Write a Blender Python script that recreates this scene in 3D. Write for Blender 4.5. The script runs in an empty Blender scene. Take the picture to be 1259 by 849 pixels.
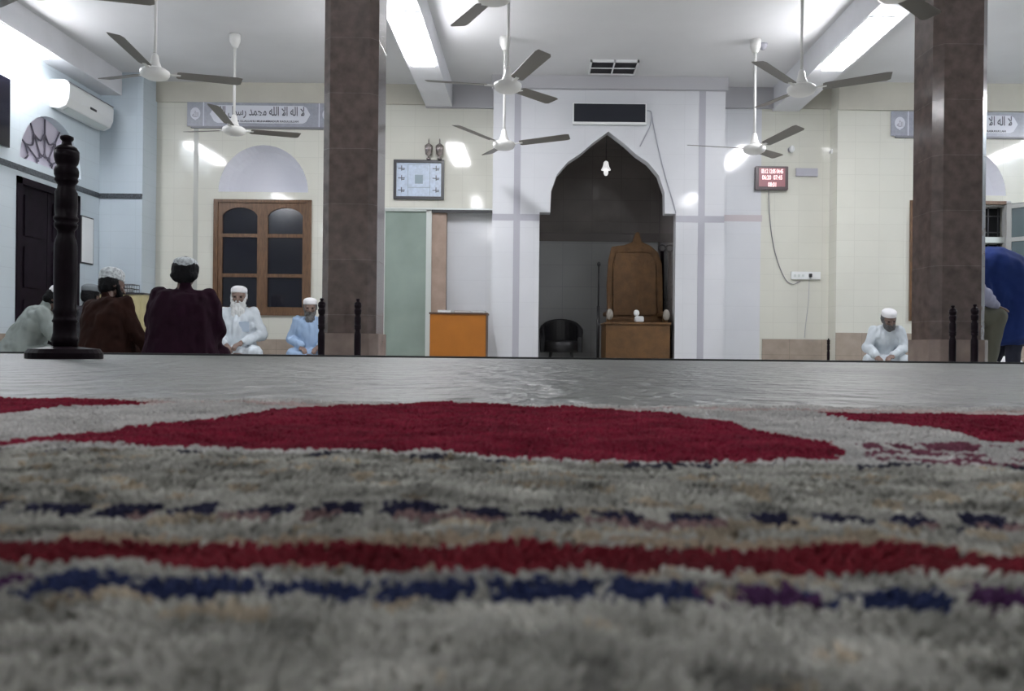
import bpy, bmesh, math, random
import numpy as np
from mathutils import Vector, Matrix, noise
random.seed(7); rng = np.random.default_rng(7)
SC = bpy.context.scene
COL = SC.collection
PI = math.pi

# ------------------------------------------------------------------ camera, world, exposure
F = 980.0; W, H = 1259, 849; VX, VY = 655.0, 428.0; ROLL = 0.0105; EYE = 0.048
cam = bpy.data.cameras.new('camera'); cam_o = bpy.data.objects.new('camera', cam); COL.objects.link(cam_o)
cam.sensor_width = 36.0; cam.lens = 36.0 * F / W
cam.shift_x = (W / 2 - VX) / W; cam.shift_y = (VY - H / 2) / W
cam.clip_start = 0.01; cam.clip_end = 100
cam_o.matrix_world = Matrix.Translation((0, 0, EYE)) @ Matrix.Rotation(PI / 2, 4, 'X') @ Matrix.Rotation(ROLL, 4, 'Z')
cam.dof.use_dof = True; cam.dof.focus_distance = 6.0; cam.dof.aperture_fstop = 19
SC.camera = cam_o
wd = bpy.data.worlds.new('night'); SC.world = wd; wd.use_nodes = True
wd.node_tree.nodes['Background'].inputs[0].default_value = (0.5, 0.6, 0.8, 1)
wd.node_tree.nodes['Background'].inputs[1].default_value = 0.01
SC.view_settings.view_transform = 'Standard'; SC.view_settings.look = 'None'
SC.view_settings.gamma = 1.0; SC.view_settings.exposure = 0.1; SC.view_settings.use_curve_mapping = False
LAMP = 62.0; LAMP_NEAR = 29.0           # strength of the tube lights
LAMP_COL = (0.97, 0.965, 1.0, 1)


def hor(x): return VY + ROLL * (x - VX)


def P(x, y, D):
    """point of the room at distance D that lies on the picture's pixel (x, y)"""
    dx, dy = x - VX, y - VY
    return Vector(((dx + ROLL * dy) / F * D, D, EYE - (dy - ROLL * dx) / F * D))


def onfloor(x, y, z):
    dx, dy = x - VX, y - VY
    D = (EYE - z) * F / (dy - ROLL * dx)
    return (dx + ROLL * dy) / F * D, D


# ------------------------------------------------------------------ materials
def lin(c): return tuple(((v / 255 + .055) / 1.055) ** 2.4 if v > 10 else v / 255 / 12.92 for v in c)


def mat(name, c, rough=0.6, metal=0.0, var=0.0, vscale=4.0, bump=0.0, bscale=60.0, spec=0.5, emit=None, es=0.0, stretch=None):
    m = bpy.data.materials.new(name); m.use_nodes = True
    nt = m.node_tree; b = nt.nodes['Principled BSDF']
    b.inputs['Roughness'].default_value = rough; b.inputs['Metallic'].default_value = metal
    b.inputs['Specular IOR Level'].default_value = spec
    b.inputs['Base Color'].default_value = (*c, 1)
    tc = nt.nodes.new('ShaderNodeTexCoord')
    src = tc.outputs['Object']
    if stretch:
        mp = nt.nodes.new('ShaderNodeMapping'); mp.inputs['Scale'].default_value = stretch
        nt.links.new(src, mp.inputs['Vector']); src = mp.outputs['Vector']
    if var > 0:
        n = nt.nodes.new('ShaderNodeTexNoise'); n.inputs['Scale'].default_value = vscale; n.inputs['Detail'].default_value = 6
        nt.links.new(src, n.inputs['Vector'])
        r = nt.nodes.new('ShaderNodeValToRGB')
        r.color_ramp.elements[0].position = .3; r.color_ramp.elements[1].position = .7
        r.color_ramp.elements[0].color = (*[v * (1 - var) for v in c], 1)
        r.color_ramp.elements[1].color = (*[min(1, v * (1 + var)) for v in c], 1)
        nt.links.new(n.outputs['Fac'], r.inputs['Fac']); nt.links.new(r.outputs['Color'], b.inputs['Base Color'])
    if bump > 0:
        n2 = nt.nodes.new('ShaderNodeTexNoise'); n2.inputs['Scale'].default_value = bscale; n2.inputs['Detail'].default_value = 4
        nt.links.new(src, n2.inputs['Vector'])
        bp = nt.nodes.new('ShaderNodeBump'); bp.inputs['Strength'].default_value = bump; bp.inputs['Distance'].default_value = .01
        nt.links.new(n2.outputs['Fac'], bp.inputs['Height']); nt.links.new(bp.outputs['Normal'], b.inputs['Normal'])
    if emit:
        b.inputs['Emission Color'].default_value = emit; b.inputs['Emission Strength'].default_value = es
    return m


def tile_mat(name, c1, c2, mortar, bw, bh, axes='XZ', rough=0.12, msize=0.003, var=0.06, vscale=1.5, off=0.0, bump=0.05, spec=0.5):
    m = bpy.data.materials.new(name); m.use_nodes = True
    nt = m.node_tree; b = nt.nodes['Principled BSDF']; L = nt.links
    b.inputs['Roughness'].default_value = rough; b.inputs['Specular IOR Level'].default_value = spec
    tc = nt.nodes.new('ShaderNodeTexCoord'); sp = nt.nodes.new('ShaderNodeSeparateXYZ'); cb = nt.nodes.new('ShaderNodeCombineXYZ')
    L.new(tc.outputs['Object'], sp.inputs[0])
    ad = nt.nodes.new('ShaderNodeMath'); ad.inputs[1].default_value = 20.03 if bw > 10 else 0.0
    L.new(sp.outputs[axes[0]], ad.inputs[0]); L.new(ad.outputs[0], cb.inputs[0]); L.new(sp.outputs[axes[1]], cb.inputs[1])
    br = nt.nodes.new('ShaderNodeTexBrick'); br.offset = off; br.inputs['Scale'].default_value = 1
    br.inputs['Brick Width'].default_value = bw; br.inputs['Row Height'].default_value = bh
    br.inputs['Mortar Size'].default_value = msize; br.inputs['Mortar Smooth'].default_value = .3
    br.inputs['Color1'].default_value = (*c1, 1); br.inputs['Color2'].default_value = (*c2, 1); br.inputs['Mortar'].default_value = (*mortar, 1)
    L.new(cb.outputs[0], br.inputs['Vector'])
    n = nt.nodes.new('ShaderNodeTexNoise'); n.inputs['Scale'].default_value = vscale; n.inputs['Detail'].default_value = 7
    L.new(tc.outputs['Object'], n.inputs['Vector'])
    r = nt.nodes.new('ShaderNodeValToRGB'); r.color_ramp.elements[0].position = .3; r.color_ramp.elements[1].position = .7
    r.color_ramp.elements[0].color = (1 - var, 1 - var, 1 - var, 1); r.color_ramp.elements[1].color = (1, 1, 1, 1)
    L.new(n.outputs['Fac'], r.inputs['Fac'])
    mx = nt.nodes.new('ShaderNodeMix'); mx.data_type = 'RGBA'; mx.blend_type = 'MULTIPLY'; mx.inputs[0].default_value = 1
    L.new(br.outputs['Color'], mx.inputs[6]); L.new(r.outputs['Color'], mx.inputs[7]); L.new(mx.outputs[2], b.inputs['Base Color'])
    n2 = nt.nodes.new('ShaderNodeTexNoise'); n2.inputs['Scale'].default_value = 3; L.new(tc.outputs['Object'], n2.inputs['Vector'])
    bp = nt.nodes.new('ShaderNodeBump'); bp.inputs['Strength'].default_value = bump; bp.inputs['Distance'].default_value = .02
    L.new(n2.outputs['Fac'], bp.inputs['Height'])
    bp2 = nt.nodes.new('ShaderNodeBump'); bp2.inputs['Strength'].default_value = .3; bp2.inputs['Distance'].default_value = .002; bp2.invert = True
    L.new(br.outputs['Fac'], bp2.inputs['Height']); L.new(bp.outputs['Normal'], bp2.inputs['Normal']); L.new(bp2.outputs['Normal'], b.inputs['Normal'])
    return m


CREAM = (.655, .655, .585); WHITE = (.62, .66, .72)
M = {}
M['cream'] = tile_mat('cream_wall_tile', CREAM, (.67, .67, .60), (.595, .595, .53), .30, .20, rough=.07, bump=.02)
M['white_tile'] = tile_mat('white_marble_tile', (.66, .675, .705), (.675, .69, .72), (.62, .635, .665), .60, .30, rough=.10, bump=.02)
M['left_tile'] = tile_mat('blue_white_wall_tile', (.60, .68, .73), (.61, .69, .74), (.56, .63, .68), .30, .20, 'YZ')
M['pier_tile'] = tile_mat('pier_tile', (.52, .60, .66), (.53, .61, .67), (.48, .56, .61), .30, .20)
M['dado'] = tile_mat('brown_dado_tile', (.37, .31, .26), (.39, .325, .27), (.28, .235, .19), .40, .30, var=.2, vscale=9)
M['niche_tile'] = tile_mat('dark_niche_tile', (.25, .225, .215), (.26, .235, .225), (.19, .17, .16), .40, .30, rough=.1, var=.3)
M['granite'] = tile_mat('brown_granite', (.130, .100, .090), (.140, .107, .096), (.21, .18, .165), 40.0, .39, rough=.13, msize=.0018, var=.4, vscale=14, bump=.01)
M['ceiling'] = mat('ceiling_paint', (.64, .645, .655), .85, var=.05, vscale=1.2)
M['band'] = mat('cream_band_paint', (.49, .475, .41), .7, var=.06, vscale=3)
M['cornice'] = mat('grey_cornice_paint', (.44, .44, .465), .7)
M['beam'] = mat('beam_paint', (.68, .69, .72), .7, var=.04)
M['stripe'] = mat('mauve_tile_stripe', (.42, .42, .47), .25)
M['line'] = mat('grout_line', (.40, .41, .38), .4)
M['floor'] = mat('pale_bounce_floor', (.55, .55, .52), .5, var=.1)  # unseen hall floor, made pale to bounce light up to the ceiling
M['darktrim'] = mat('dark_stone_edge', (.03, .032, .035), .35)
M['trimtile'] = mat('black_speckled_border', (.06, .07, .08), .3, var=.6, vscale=60)
M['wood'] = mat('window_wood', (.125, .068, .036), .4, var=.35, vscale=9, stretch=(6, 6, 1), spec=.4)
M['wood_dark'] = mat('dark_turned_wood', (.009, .005, .008), .40, var=.3, vscale=20, spec=.10)
M['pane'] = mat('night_glass', (.006, .006, .012), .12)
M['outside'] = mat('night_outside', (.01, .01, .012), .9)
M['minbar'] = mat('golden_carved_wood', (.115, .056, .017), .5, var=.25, vscale=9, bump=.3, bscale=45)
M['orange'] = mat('orange_laminate', (.33, .11, .005), .5, var=.08, vscale=5)
M['orange_edge'] = mat('dark_laminate_edge', (.07, .035, .02), .5)
M['yellow'] = mat('yellow_paint', (.48, .43, .24), .5, var=.08, vscale=8)
M['black'] = mat('black_plastic', (.012, .012, .014), .35)
M['char'] = mat('dark_grey_metal', (.05, .05, .055), .4)
M['alu'] = mat('aluminium', (.62, .66, .64), .35, .3)
M['green'] = mat('frosted_green_glass', (.25, .31, .275), .25, var=.1, vscale=2.5)
M['white'] = mat('white_enamel', (.78, .80, .80), .3)
M['fanwhite'] = mat('white_fan_paint', (.72, .72, .70), .3)
M['blade'] = mat('grey_brown_fan_blade', (.17, .16, .145), .45)
M['frieze'] = mat('grey_frieze_tile', (.33, .345, .40), .3, var=.1, vscale=30)
M['friezeline'] = mat('pale_frieze_inlay', (.66, .68, .74), .3)
M['ink'] = mat('dark_lettering', (.09, .09, .11), .5)
M['ink2'] = mat('grey_lettering', (.28, .28, .32), .5)
M['screen'] = mat('black_led_screen', (.012, .014, .022), .3)
M['lamp'] = mat('lit_diffuser', (.9, .9, .9), .5, emit=LAMP_COL, es=LAMP)
M['picture'] = mat('pale_blue_print', (.50, .58, .70), .3, var=.12, vscale=30)
M['picture_mid'] = mat('grey_blue_print', (.26, .33, .38), .3)
M['silver'] = mat('tarnished_silver', (.35, .31, .30), .25, .8)
M['led_red'] = mat('lit_red_led', (.5, .1, .1), .5, emit=(1, .78, .80, 1), es=1.3)
M['led_back'] = mat('dim_red_panel', (.12, .04, .05), .3, emit=(.9, .45, .5, 1), es=.22)
M['clockframe'] = mat('clock_frame', (.10, .075, .08), .35)
M['wire'] = mat('grey_cable', (.20, .20, .22), .5)
M['wire_w'] = mat('pale_grey_cable', (.36, .37, .42), .5)
M['skin'] = mat('brown_skin', (.17, .112, .09), .5, var=.08, vscale=20)
M['skin_d'] = mat('dark_brown_skin', (.11, .065, .05), .5, var=.08, vscale=20)
M['hair'] = mat('black_hair', (.007, .007, .008), .6, bump=.8, bscale=90, spec=.08)
M['beard_w'] = mat('white_beard_hair', (.58, .60, .60), .8, bump=1, bscale=120, var=.15, vscale=60, stretch=(1, 1, .25))
M['beard_g'] = mat('grey_beard_hair', (.10, .10, .10), .8, bump=1, bscale=120, var=.3, vscale=60)
M['cloth_w'] = mat('white_cotton', (.53, .58, .62), .9, var=.05, spec=.1)
M['cloth_g'] = mat('pale_green_grey_cotton', (.23, .26, .25), .9, var=.08, spec=.1)
M['cloth_lb'] = mat('light_blue_cotton', (.27, .37, .52), .9, var=.05, spec=.1)
M['stripe_pink'] = mat('dusty_pink_tile_stripe', (.53, .48, .50), .25)
M['lamp_near'] = mat('lit_diffuser_dim', (.9, .9, .9), .5, emit=LAMP_COL, es=LAMP_NEAR)
M['cloth_br'] = mat('dark_brown_wool', (.018, .007, .005), .9, spec=.1, var=.3, vscale=8)
M['cloth_pu'] = mat('dark_plum_wool', (.014, .004, .010), .9, spec=.1, var=.25, vscale=8)
M['cloth_gr'] = mat('charcoal_cloth', (.035, .035, .04), .9, spec=.1)
M['cloth_bl'] = mat('royal_blue_cotton', (.012, .028, .125), .8, spec=.2, var=.2, vscale=5)
M['cloth_ol'] = mat('olive_trouser_cotton', (.10, .10, .075), .85)
M['cloth_lv'] = mat('lavender_shirt_cotton', (.30, .31, .42), .8)
M['cloth_navy'] = mat('navy_trouser_cotton', (.012, .014, .03), .85)
M['cap_w'] = mat('white_knit_cap', (.72, .72, .74), .85, bump=.5, bscale=150)
M['cap_g'] = mat('grey_patterned_cap', (.40, .43, .44), .85, var=.5, vscale=45)
M['cap_dg'] = mat('dark_grey_cap', (.12, .14, .15), .85)
M['pink'] = mat('pink_cloth', (.30, .14, .20), .8)
M['brownpanel'] = mat('brown_marble_panel', (.36, .27, .22), .25, var=.15, vscale=7)
M['shutter'] = mat('grey_window_reflection', (.42, .43, .42), .5)  # greyish look of light reflected off the open window, put into the colour
M['greenglass'] = mat('glass_painted_reflection', (.10, .14, .15), .2)  # pane of the open leaf, its reflection put into the colour


# ------------------------------------------------------------------ mesh collector
class MB:
    def __init__(s): s.v = []; s.f = []

    def add(s, vs, fs):
        n = len(s.v); s.v += [tuple(v) for v in vs]; s.f += [tuple(i + n for i in f) for f in fs]; return s

    def quad(s, a, b, c, d): return s.add([a, b, c, d], [(0, 1, 2, 3)])

    def box(s, x0, x1, y0, y1, z0, z1, mtx=None):
        vs = [Vector((x, y, z)) for z in (z0, z1) for y in (y0, y1) for x in (x0, x1)]
        if mtx is not None: vs = [mtx @ v for v in vs]
        return s.add(vs, [(0, 2, 3, 1), (4, 5, 7, 6), (0, 1, 5, 4), (2, 6, 7, 3), (0, 4, 6, 2), (1, 3, 7, 5)])

    def loft(s, rings, cap=True, closed=True):
        n = len(rings[0]); vs = [p for r in rings for p in r]; fs = []
        for i in range(len(rings) - 1):
            for j in range(n if closed else n - 1):
                k = (j + 1) % n; fs.append((i * n + j, i * n + k, (i + 1) * n + k, (i + 1) * n + j))
        if cap: fs.append(tuple(range(n - 1, -1, -1))); fs.append(tuple((len(rings) - 1) * n + j for j in range(n)))
        return s.add(vs, fs)

    def lathe(s, prof, c=(0, 0, 0), seg=20, mtx=None, cap=True):
        rings = []
        for r, z in prof:
            ring = [Vector((r * math.cos(2 * PI * j / seg), r * math.sin(2 * PI * j / seg), z)) for j in range(seg)]
            ring = [(mtx @ p if mtx is not None else p) + Vector(c) for p in ring]
            rings.append(ring)
        return s.loft(rings, cap)

    def prism(s, poly, y0, y1, mtx=None):
        r = [[Vector((x, y, z)) for x, z in poly] for y in (y0, y1)]
        if mtx is not None: r = [[mtx @ p for p in q] for q in r]
        return s.loft(r)

    def tube(s, pts, r, seg=8):
        pts = [Vector(p) for p in pts]; rings = []
        up = Vector((0, 0, 1))
        for i, p in enumerate(pts):
            d = (pts[min(i + 1, len(pts) - 1)] - pts[max(i - 1, 0)]).normalized()
            a = d.cross(up)
            if a.length < .1: a = d.cross(Vector((1, 0, 0)))
            a.normalize(); b = d.cross(a)
            rr = r[i] if isinstance(r, (list, tuple)) else r
            rings.append([p + (a * math.cos(2 * PI * j / seg) + b * math.sin(2 * PI * j / seg)) * rr for j in range(seg)])
        return s.loft(rings)

    def caps(s, p0, p1, r0, r1, seg=14):
        p0, p1 = Vector(p0), Vector(p1); d = p1 - p0
        if d.length < 1e-5: d = Vector((0, 0, 1e-4))
        d.normalize(); a = d.orthogonal().normalized(); b = d.cross(a); rings = []
        prof = [(math.cos(t) * r0, p0 - d * math.sin(t) * r0) for t in (1.45, 1.1, .7, .35, 0)] + \
               [(math.cos(t) * r1, p1 + d * math.sin(t) * r1) for t in (0, .35, .7, 1.1, 1.45)]
        for r, c in prof: rings.append([c + (a * math.cos(2 * PI * j / seg) + b * math.sin(2 * PI * j / seg)) * r for j in range(seg)])
        return s.loft(rings)

    def ell(s, c, rad, rot=None, seg=18, mtx=None):
        c = Vector(c); rings = []
        for i in range(1, 12):
            t = PI * i / 12
            ring = []
            for j in range(seg):
                p = Vector((rad[0] * math.sin(t) * math.cos(2 * PI * j / seg), rad[1] * math.sin(t) * math.sin(2 * PI * j / seg), -rad[2] * math.cos(t)))
                if rot is not None: p = rot @ p
                p = p + c
                ring.append(mtx @ p if mtx is not None else p)
            rings.append(ring)
        return s.loft(rings)

    def build(s, name, m, parent=None, smooth=False, bevel=0.0):
        off = parent_origin(parent)
        me = bpy.data.meshes.new(name)
        me.from_pydata([(v[0] - off[0], v[1] - off[1], v[2] - off[2]) for v in s.v], [], s.f)
        bm = bmesh.new(); bm.from_mesh(me); bmesh.ops.recalc_face_normals(bm, faces=bm.faces)
        if bevel: bmesh.ops.bevel(bm, geom=bm.edges[:], offset=bevel, segments=2, affect='EDGES', clamp_overlap=True)
        bm.to_mesh(me); bm.free()
        if smooth:
            for p in me.polygons: p.use_smooth = True
        me.materials.append(m)
        o = bpy.data.objects.new(name, me); COL.objects.link(o)
        if parent: o.parent = parent
        return o


def parent_origin(o):
    v = Vector((0, 0, 0))
    while o: v = v + o.location; o = o.parent
    return v


def tag(o, label=None, cat=None, group=None, kind=None):
    for k, v in (('label', label), ('category', cat), ('group', group), ('kind', kind)):
        if v: o[k] = v
    return o


def thing(name, label, cat, loc=(0, 0, 0), group=None):
    o = bpy.data.objects.new(name, None); COL.objects.link(o); o.location = loc; o.empty_display_size = .1
    return tag(o, label, cat, group)


def struct(o): o['kind'] = 'structure'; return o


def copy_tree(o, parent=None):
    c = o.copy(); COL.objects.link(c); c.parent = parent
    for ch in [x for x in COL.objects if x.parent == o]: copy_tree(ch, c)
    return c


# ------------------------------------------------------------------ room shell
YB = 9.95; YM = 9.6; YR = 9.70; XL = -5.24; XR = 7.12; ZC = 3.318; ZF = -0.12; YE = 3.6
back = lambda Y: (lambda u, v, d: (u, Y + d, v))
left = lambda X: (lambda u, v, d: (X - d, u, v))


def wall(name, mp, u0, u1, v0, v1, ops, m):
    """a wall with openings; each opening is (outline as upper curve [(u,v)..], v_low, depth, back)"""
    us = {u0, u1}
    for top, lo, dep, bk in ops: us |= {p[0] for p in top}
    us = sorted(us); b = MB()

    def up(top, u):
        for i in range(len(top) - 1):
            if top[i][0] <= u <= top[i + 1][0] and top[i + 1][0] > top[i][0]:
                t = (u - top[i][0]) / (top[i + 1][0] - top[i][0]); return top[i][1] * (1 - t) + top[i + 1][1] * t
        return top[-1][1]
    for a, c in zip(us, us[1:]):
        if c - a < 1e-6: continue
        act = sorted([o for o in ops if o[0][0][0] <= (a + c) / 2 <= o[0][-1][0]], key=lambda o: o[1])
        e = 1e-7; la, lc = [v0], [v0]
        for o in act:
            la += [o[1], up(o[0], a + e)]; lc += [o[1], up(o[0], c - e)]
        la.append(v1); lc.append(v1)
        for i in range(0, len(la), 2):
            b.quad(mp(a, la[i], 0), mp(c, lc[i], 0), mp(c, lc[i + 1], 0), mp(a, la[i + 1], 0))
    for top, lo, dep, bk in ops:
        if dep <= 0: continue
        out = [(top[0][0], lo)] + list(top) + [(top[-1][0], lo)]
        for p, q in zip(out, out[1:] + out[:1]):
            if abs(p[0] - q[0]) + abs(p[1] - q[1]) > 1e-6: b.quad(mp(p[0], p[1], 0), mp(q[0], q[1], 0), mp(q[0], q[1], dep), mp(p[0], p[1], dep))
        if bk: b.add([mp(p[0], p[1], dep) for p in out], [tuple(range(len(out)))])
    return struct(b.build(name, m))


def arc(cx, r, z0, n=24, h=None):
    h = h or r
    return [(cx - r * math.cos(PI * i / n), z0 + h * math.sin(PI * i / n)) for i in range(n + 1)]


def rect(a, b, z): return [(a, z), (b, z)]


# window/niche positions
WLx0, WLx1 = P(263, 300, YB).x, P(383, 300, YB).x
WLz0, WLz1 = P(323, 387.5, YB).z, P(323, 245.5, YB).z
WRx0 = P(1118, 300, YR).x; WRx1 = WRx0 + (WLx1 - WLx0)
WRz0, WRz1 = P(1180, 395, YR).z, P(1180, 247, YR).z
NLc = (WLx0 + WLx1) / 2; NRc = (WRx0 + WRx1) / 2; NZ = P(325, 236, YB).z; NR_Z = P(1180, 240, YR).z
XML, XMR = P(605, 300, YM).x, P(890, 300, YM).x          # mihrab projection
XCR = P(1029, 250, YR).x                                  # corner of the right bay
DOx0, DOx1, DOz = P(471, 300, YB).x, XML - .005, P(540, 258, YB).z
XP = P(175, 250, 9.6).x
wall('wall_back', back(YB), XP, XML, ZF, ZC, [(rect(WLx0, WLx1, WLz1), WLz0, .22, False), (arc(NLc, .56, NZ, h=.585), NZ, 0, False),
                                                (rect(DOx0, DOx1, DOz), ZF, .15, True)], M['cream'])
wall('wall_back_center', back(YB), XMR, XCR, ZF, ZC, [], M['cream'])
wall('wall_back_right', back(YR), XCR, XR, ZF, ZC, [(rect(WRx0, WRx1, WRz1), WRz0, .22, False), (arc(NRc, .56, NR_Z, h=.585), NR_Z, 0, False)], M['cream'])
struct(MB().quad((XCR, YR, ZF), (XCR, YB, ZF), (XCR, YB, ZC), (XCR, YR, ZC)).build('wall_back_return', M['cream']))
# pier in the left corner
struct(MB().box(XL - .05, XP, 9.6, 10.2, ZF, ZC).build('wall_left_pier', M['pier_tile']))
# left wall: door opening and fanlight arch
DY0, DY1, DZ = 8.06, 9.17, 1.74
FY, FR, FZ = 8.66, .55, 1.94
wall('wall_left', left(XL), -4, 9.6, ZF, ZC, [(rect(DY0, DY1, DZ), ZF, .15, False), (arc(FY, FR, FZ), FZ, .12, False)], M['left_tile'])
wall('wall_right', left(XR), -4, YR, ZF, ZC, [], M['left_tile'])
wall('wall_front', back(-4.0), XL, XR, ZF, ZC, [], M['cream'])
struct(MB().quad((XL, -4, ZC), (XR, -4, ZC), (XR, 11.5, ZC), (XL, 11.5, ZC)).build('ceiling', M['ceiling']))
struct(MB().quad((XL - 1, 3, ZF), (XR, 3, ZF), (XR, 11.5, ZF), (XL - 1, 11.5, ZF)).build('floor', M['floor']))


def niche_dome(cx, z0, Y, name, m):
    b = MB(); R, Hh, Dp = .56, .585, .46; rings = []
    for i in range(0, 13):
        r = i / 12
        rings.append([(cx - R * r * math.cos(PI * j / 28), Y + Dp * math.sqrt(max(0, 1 - r * r)), z0 + Hh * r * math.sin(PI * j / 28)) for j in range(29)])
    b.loft(rings, cap=False, closed=False)
    b.add([(cx - R * math.cos(PI * j / 28), Y + Dp * math.sin(PI * j / 28), z0) for j in range(29)], [tuple(range(29))])
    return struct(b.build(name, m, smooth=False))


M['niche_white'] = mat('bluish_white_plaster', (.78, .79, .84), .5)
niche_dome(NLc, NZ, YB, 'wall_niche_left', M['niche_white'])
niche_dome(NRc, NR_Z, YR, 'wall_niche_right', M['niche_white'])

# mihrab block with the ogee opening
cxm = P(748, 300, YM).x
half = [(676.5, 261), (677.5, 235), (685, 214), (698, 199), (714, 188.5), (727.5, 176.5), (748, 161.5)]
zs = [(P(x, y, YM).x, P(x, y, YM).z) for x, y in half]
arch = [(x, z) for x, z in zs]; cxm = zs[-1][0]
arch += [(2 * cxm - x, z) for x, z in reversed(zs[:-1])]
LZ = zs[0][1]; LX0, LX1 = P(663, 300, YM).x, P(830.5, 300, YM).x
sill = 1e-4
top = [(LX0, LZ), (arch[0][0] - sill, LZ)] + arch + [(arch[-1][0] + sill, LZ), (LX1, LZ)]
wall('wall_mihrab', back(YM), XML, XMR, ZF, ZC, [(top, ZF, .16, False)], M['white_tile'])
struct(MB().quad((XML, YM, ZF), (XML, YB, ZF), (XML, YB, ZC), (XML, YM, ZC)).quad((XMR, YM, ZF), (XMR, YB, ZF), (XMR, YB, ZC), (XMR, YM, ZC)).build('wall_mihrab_sides', M['white_tile']))
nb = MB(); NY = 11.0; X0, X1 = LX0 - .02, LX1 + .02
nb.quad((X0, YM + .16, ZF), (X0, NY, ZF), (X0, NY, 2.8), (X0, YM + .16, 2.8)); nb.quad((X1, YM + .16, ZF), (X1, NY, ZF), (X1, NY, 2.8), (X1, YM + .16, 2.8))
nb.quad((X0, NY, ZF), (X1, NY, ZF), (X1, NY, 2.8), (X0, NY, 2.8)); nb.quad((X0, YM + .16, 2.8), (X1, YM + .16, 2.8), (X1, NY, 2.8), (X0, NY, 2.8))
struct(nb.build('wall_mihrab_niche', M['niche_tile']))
zt = P(740, 292, NY).z
struct(MB().box(X0, X1, NY - .05, NY - .001, zt - .06, zt + .06).build('trim_1', mat('niche_ledge', (.15, .135, .13), .2)))
struct(MB().box(X0 + .02, X1 - .02, NY - .03, NY - .002, ZF, zt - .06).build('trim_12', tile_mat('lit_niche_tile', (.36, .37, .375), (.37, .38, .385), (.28, .29, .30), .4, .3, rough=.15)))  # lower niche back coloured lighter for the light falling there

# bands, stripes, dados
def strip(n, x0, x1, Y, z0, z1, m, th=.012): return struct(MB().box(x0, x1, Y - th, Y + .002, z0, z1).build(n, m))
zb = P(330, 127, YB).z
strip('trim_2', XP, -1.36, YB, zb, ZC, M['band'], .03)
strip('trim_3', -1.36, XML, YB, P(510, 133, YB).z, ZC, M['cornice'], .05)
strip('trim_4', XMR, 2.96, YB, P(920, 134, YB).z, ZC, M['cornice'], .05)
strip('trim_5', 2.96, XCR, YB, P(990, 134, YB).z, ZC, M['band'], .03)
strip('trim_6', XCR, XR, YR, P(1180, 137, YR).z, ZC, M['band'], .03)
strip('trim_7', XML - .02, XMR + .02, YM, P(748, 111, YM).z, ZC, M['cornice'], .06)
sx0, sx1 = P(631, 300, YM).x, P(639, 300, YM).x; tx0, tx1 = P(858, 300, YM).x, P(866, 300, YM).x
ctop = P(748, 111, YM).z
strip('trim_8', sx0, sx1, YM, ZF, ctop, M['stripe'], .003); strip('trim_9', tx0, tx1, YM, ZF, ctop, M['stripe'], .003)
hz0, hz1 = P(640, 271, YM).z, P(640, 263, YM).z
strip('trim_10', XML, LX0, YM, hz0, hz1, M['stripe'], .0025); strip('trim_11', LX1, XMR, YM, hz0, hz1, M['stripe'], .0025)
strip('trim_13', XMR, P(937, 268, YB).x, YB, P(900, 272, YB).z, P(900, 264, YB).z, M['stripe_pink'], .002)
lx = P(240, 300, YB).x; strip('trim_14', lx - .028, lx + .028, YB, ZF + .4, P(240, 157, YB).z, M['line'], .003)
dz = P(340, 417, YB).z
strip('baseboard_back', XP, DOx0 - .06, YB, ZF, dz, M['dado'], .01)
strip('baseboard_center', P(937, 400, YB).x, XCR, YB, ZF, P(980, 417, YB).z, M['dado'], .01)
strip('baseboard_right', XCR, XR, YR, ZF, P(1050, 409, YR).z, M['dado'], .01)
struct(MB().box(XL - .002, XL + .01, -4, DY0, ZF, .14).box(XL - .002, XL + .01, DY1, 9.6, ZF, .14).build('baseboard_left', M['dado']))
# white-bluish area of the centre wall beside the mihrab
strip('wall_center_panel', XMR, P(935, 300, YB).x, YB, ZF, P(920, 134, YB).z, M['white_tile'], .0015)
# dark border tile on left wall and pier
bz = P(150, 241, 9.6).z
struct(MB().box(XL - .002, XL + .012, -4, 9.6, bz - .03, bz + .03).box(XL, XP, 9.588, 9.602, bz - .03, bz + .03).build('trim_15', M['trimtile']))

# beams along the hall
def beam(n, x0, x1, y0=-3.9, y1=YB): return struct(MB().box(x0, x1, y0, y1, 3.04, ZC + .01).build(n, M['beam']))
beam('ceiling_beam', -1.36, -1.03); beam('ceiling_beam.001', 2.96, 3.29); beam('ceiling_beam.002', XL, -4.98, y1=9.6); beam('ceiling_beam.003', 6.85, XR, y1=YR)

# marble platform the rug lies on, with its dark nosing
mm = mat('polished_grey_marble', (.10, .108, .096), .36, var=.4, vscale=3, spec=1.0, stretch=(1, .6, 1))
nt = mm.node_tree; bs = nt.nodes['Principled BSDF']
n1 = nt.nodes.new('ShaderNodeTexNoise'); n1.inputs['Scale'].default_value = 16; n1.inputs['Detail'].default_value = 5
tcn = nt.nodes.new('ShaderNodeTexCoord'); nt.links.new(tcn.outputs['Object'], n1.inputs['Vector'])
bs.inputs['Coat Weight'].default_value = .0; bs.inputs['Coat Roughness'].default_value = .14
bpn = nt.nodes.new('ShaderNodeBump'); bpn.inputs['Strength'].default_value = 1.0; bpn.inputs['Distance'].default_value = .035
nt.links.new(n1.outputs['Fac'], bpn.inputs['Height']); nt.links.new(bpn.outputs['Normal'], bs.inputs['Normal'])
struct(MB().box(XL, XR, -4, YE, ZF, 0).build('floor_marble', mm))
struct(MB().box(XL, XR, YE, YE + .045, -.03, .008).build('trim_16', M['darktrim'], bevel=.002))

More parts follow.
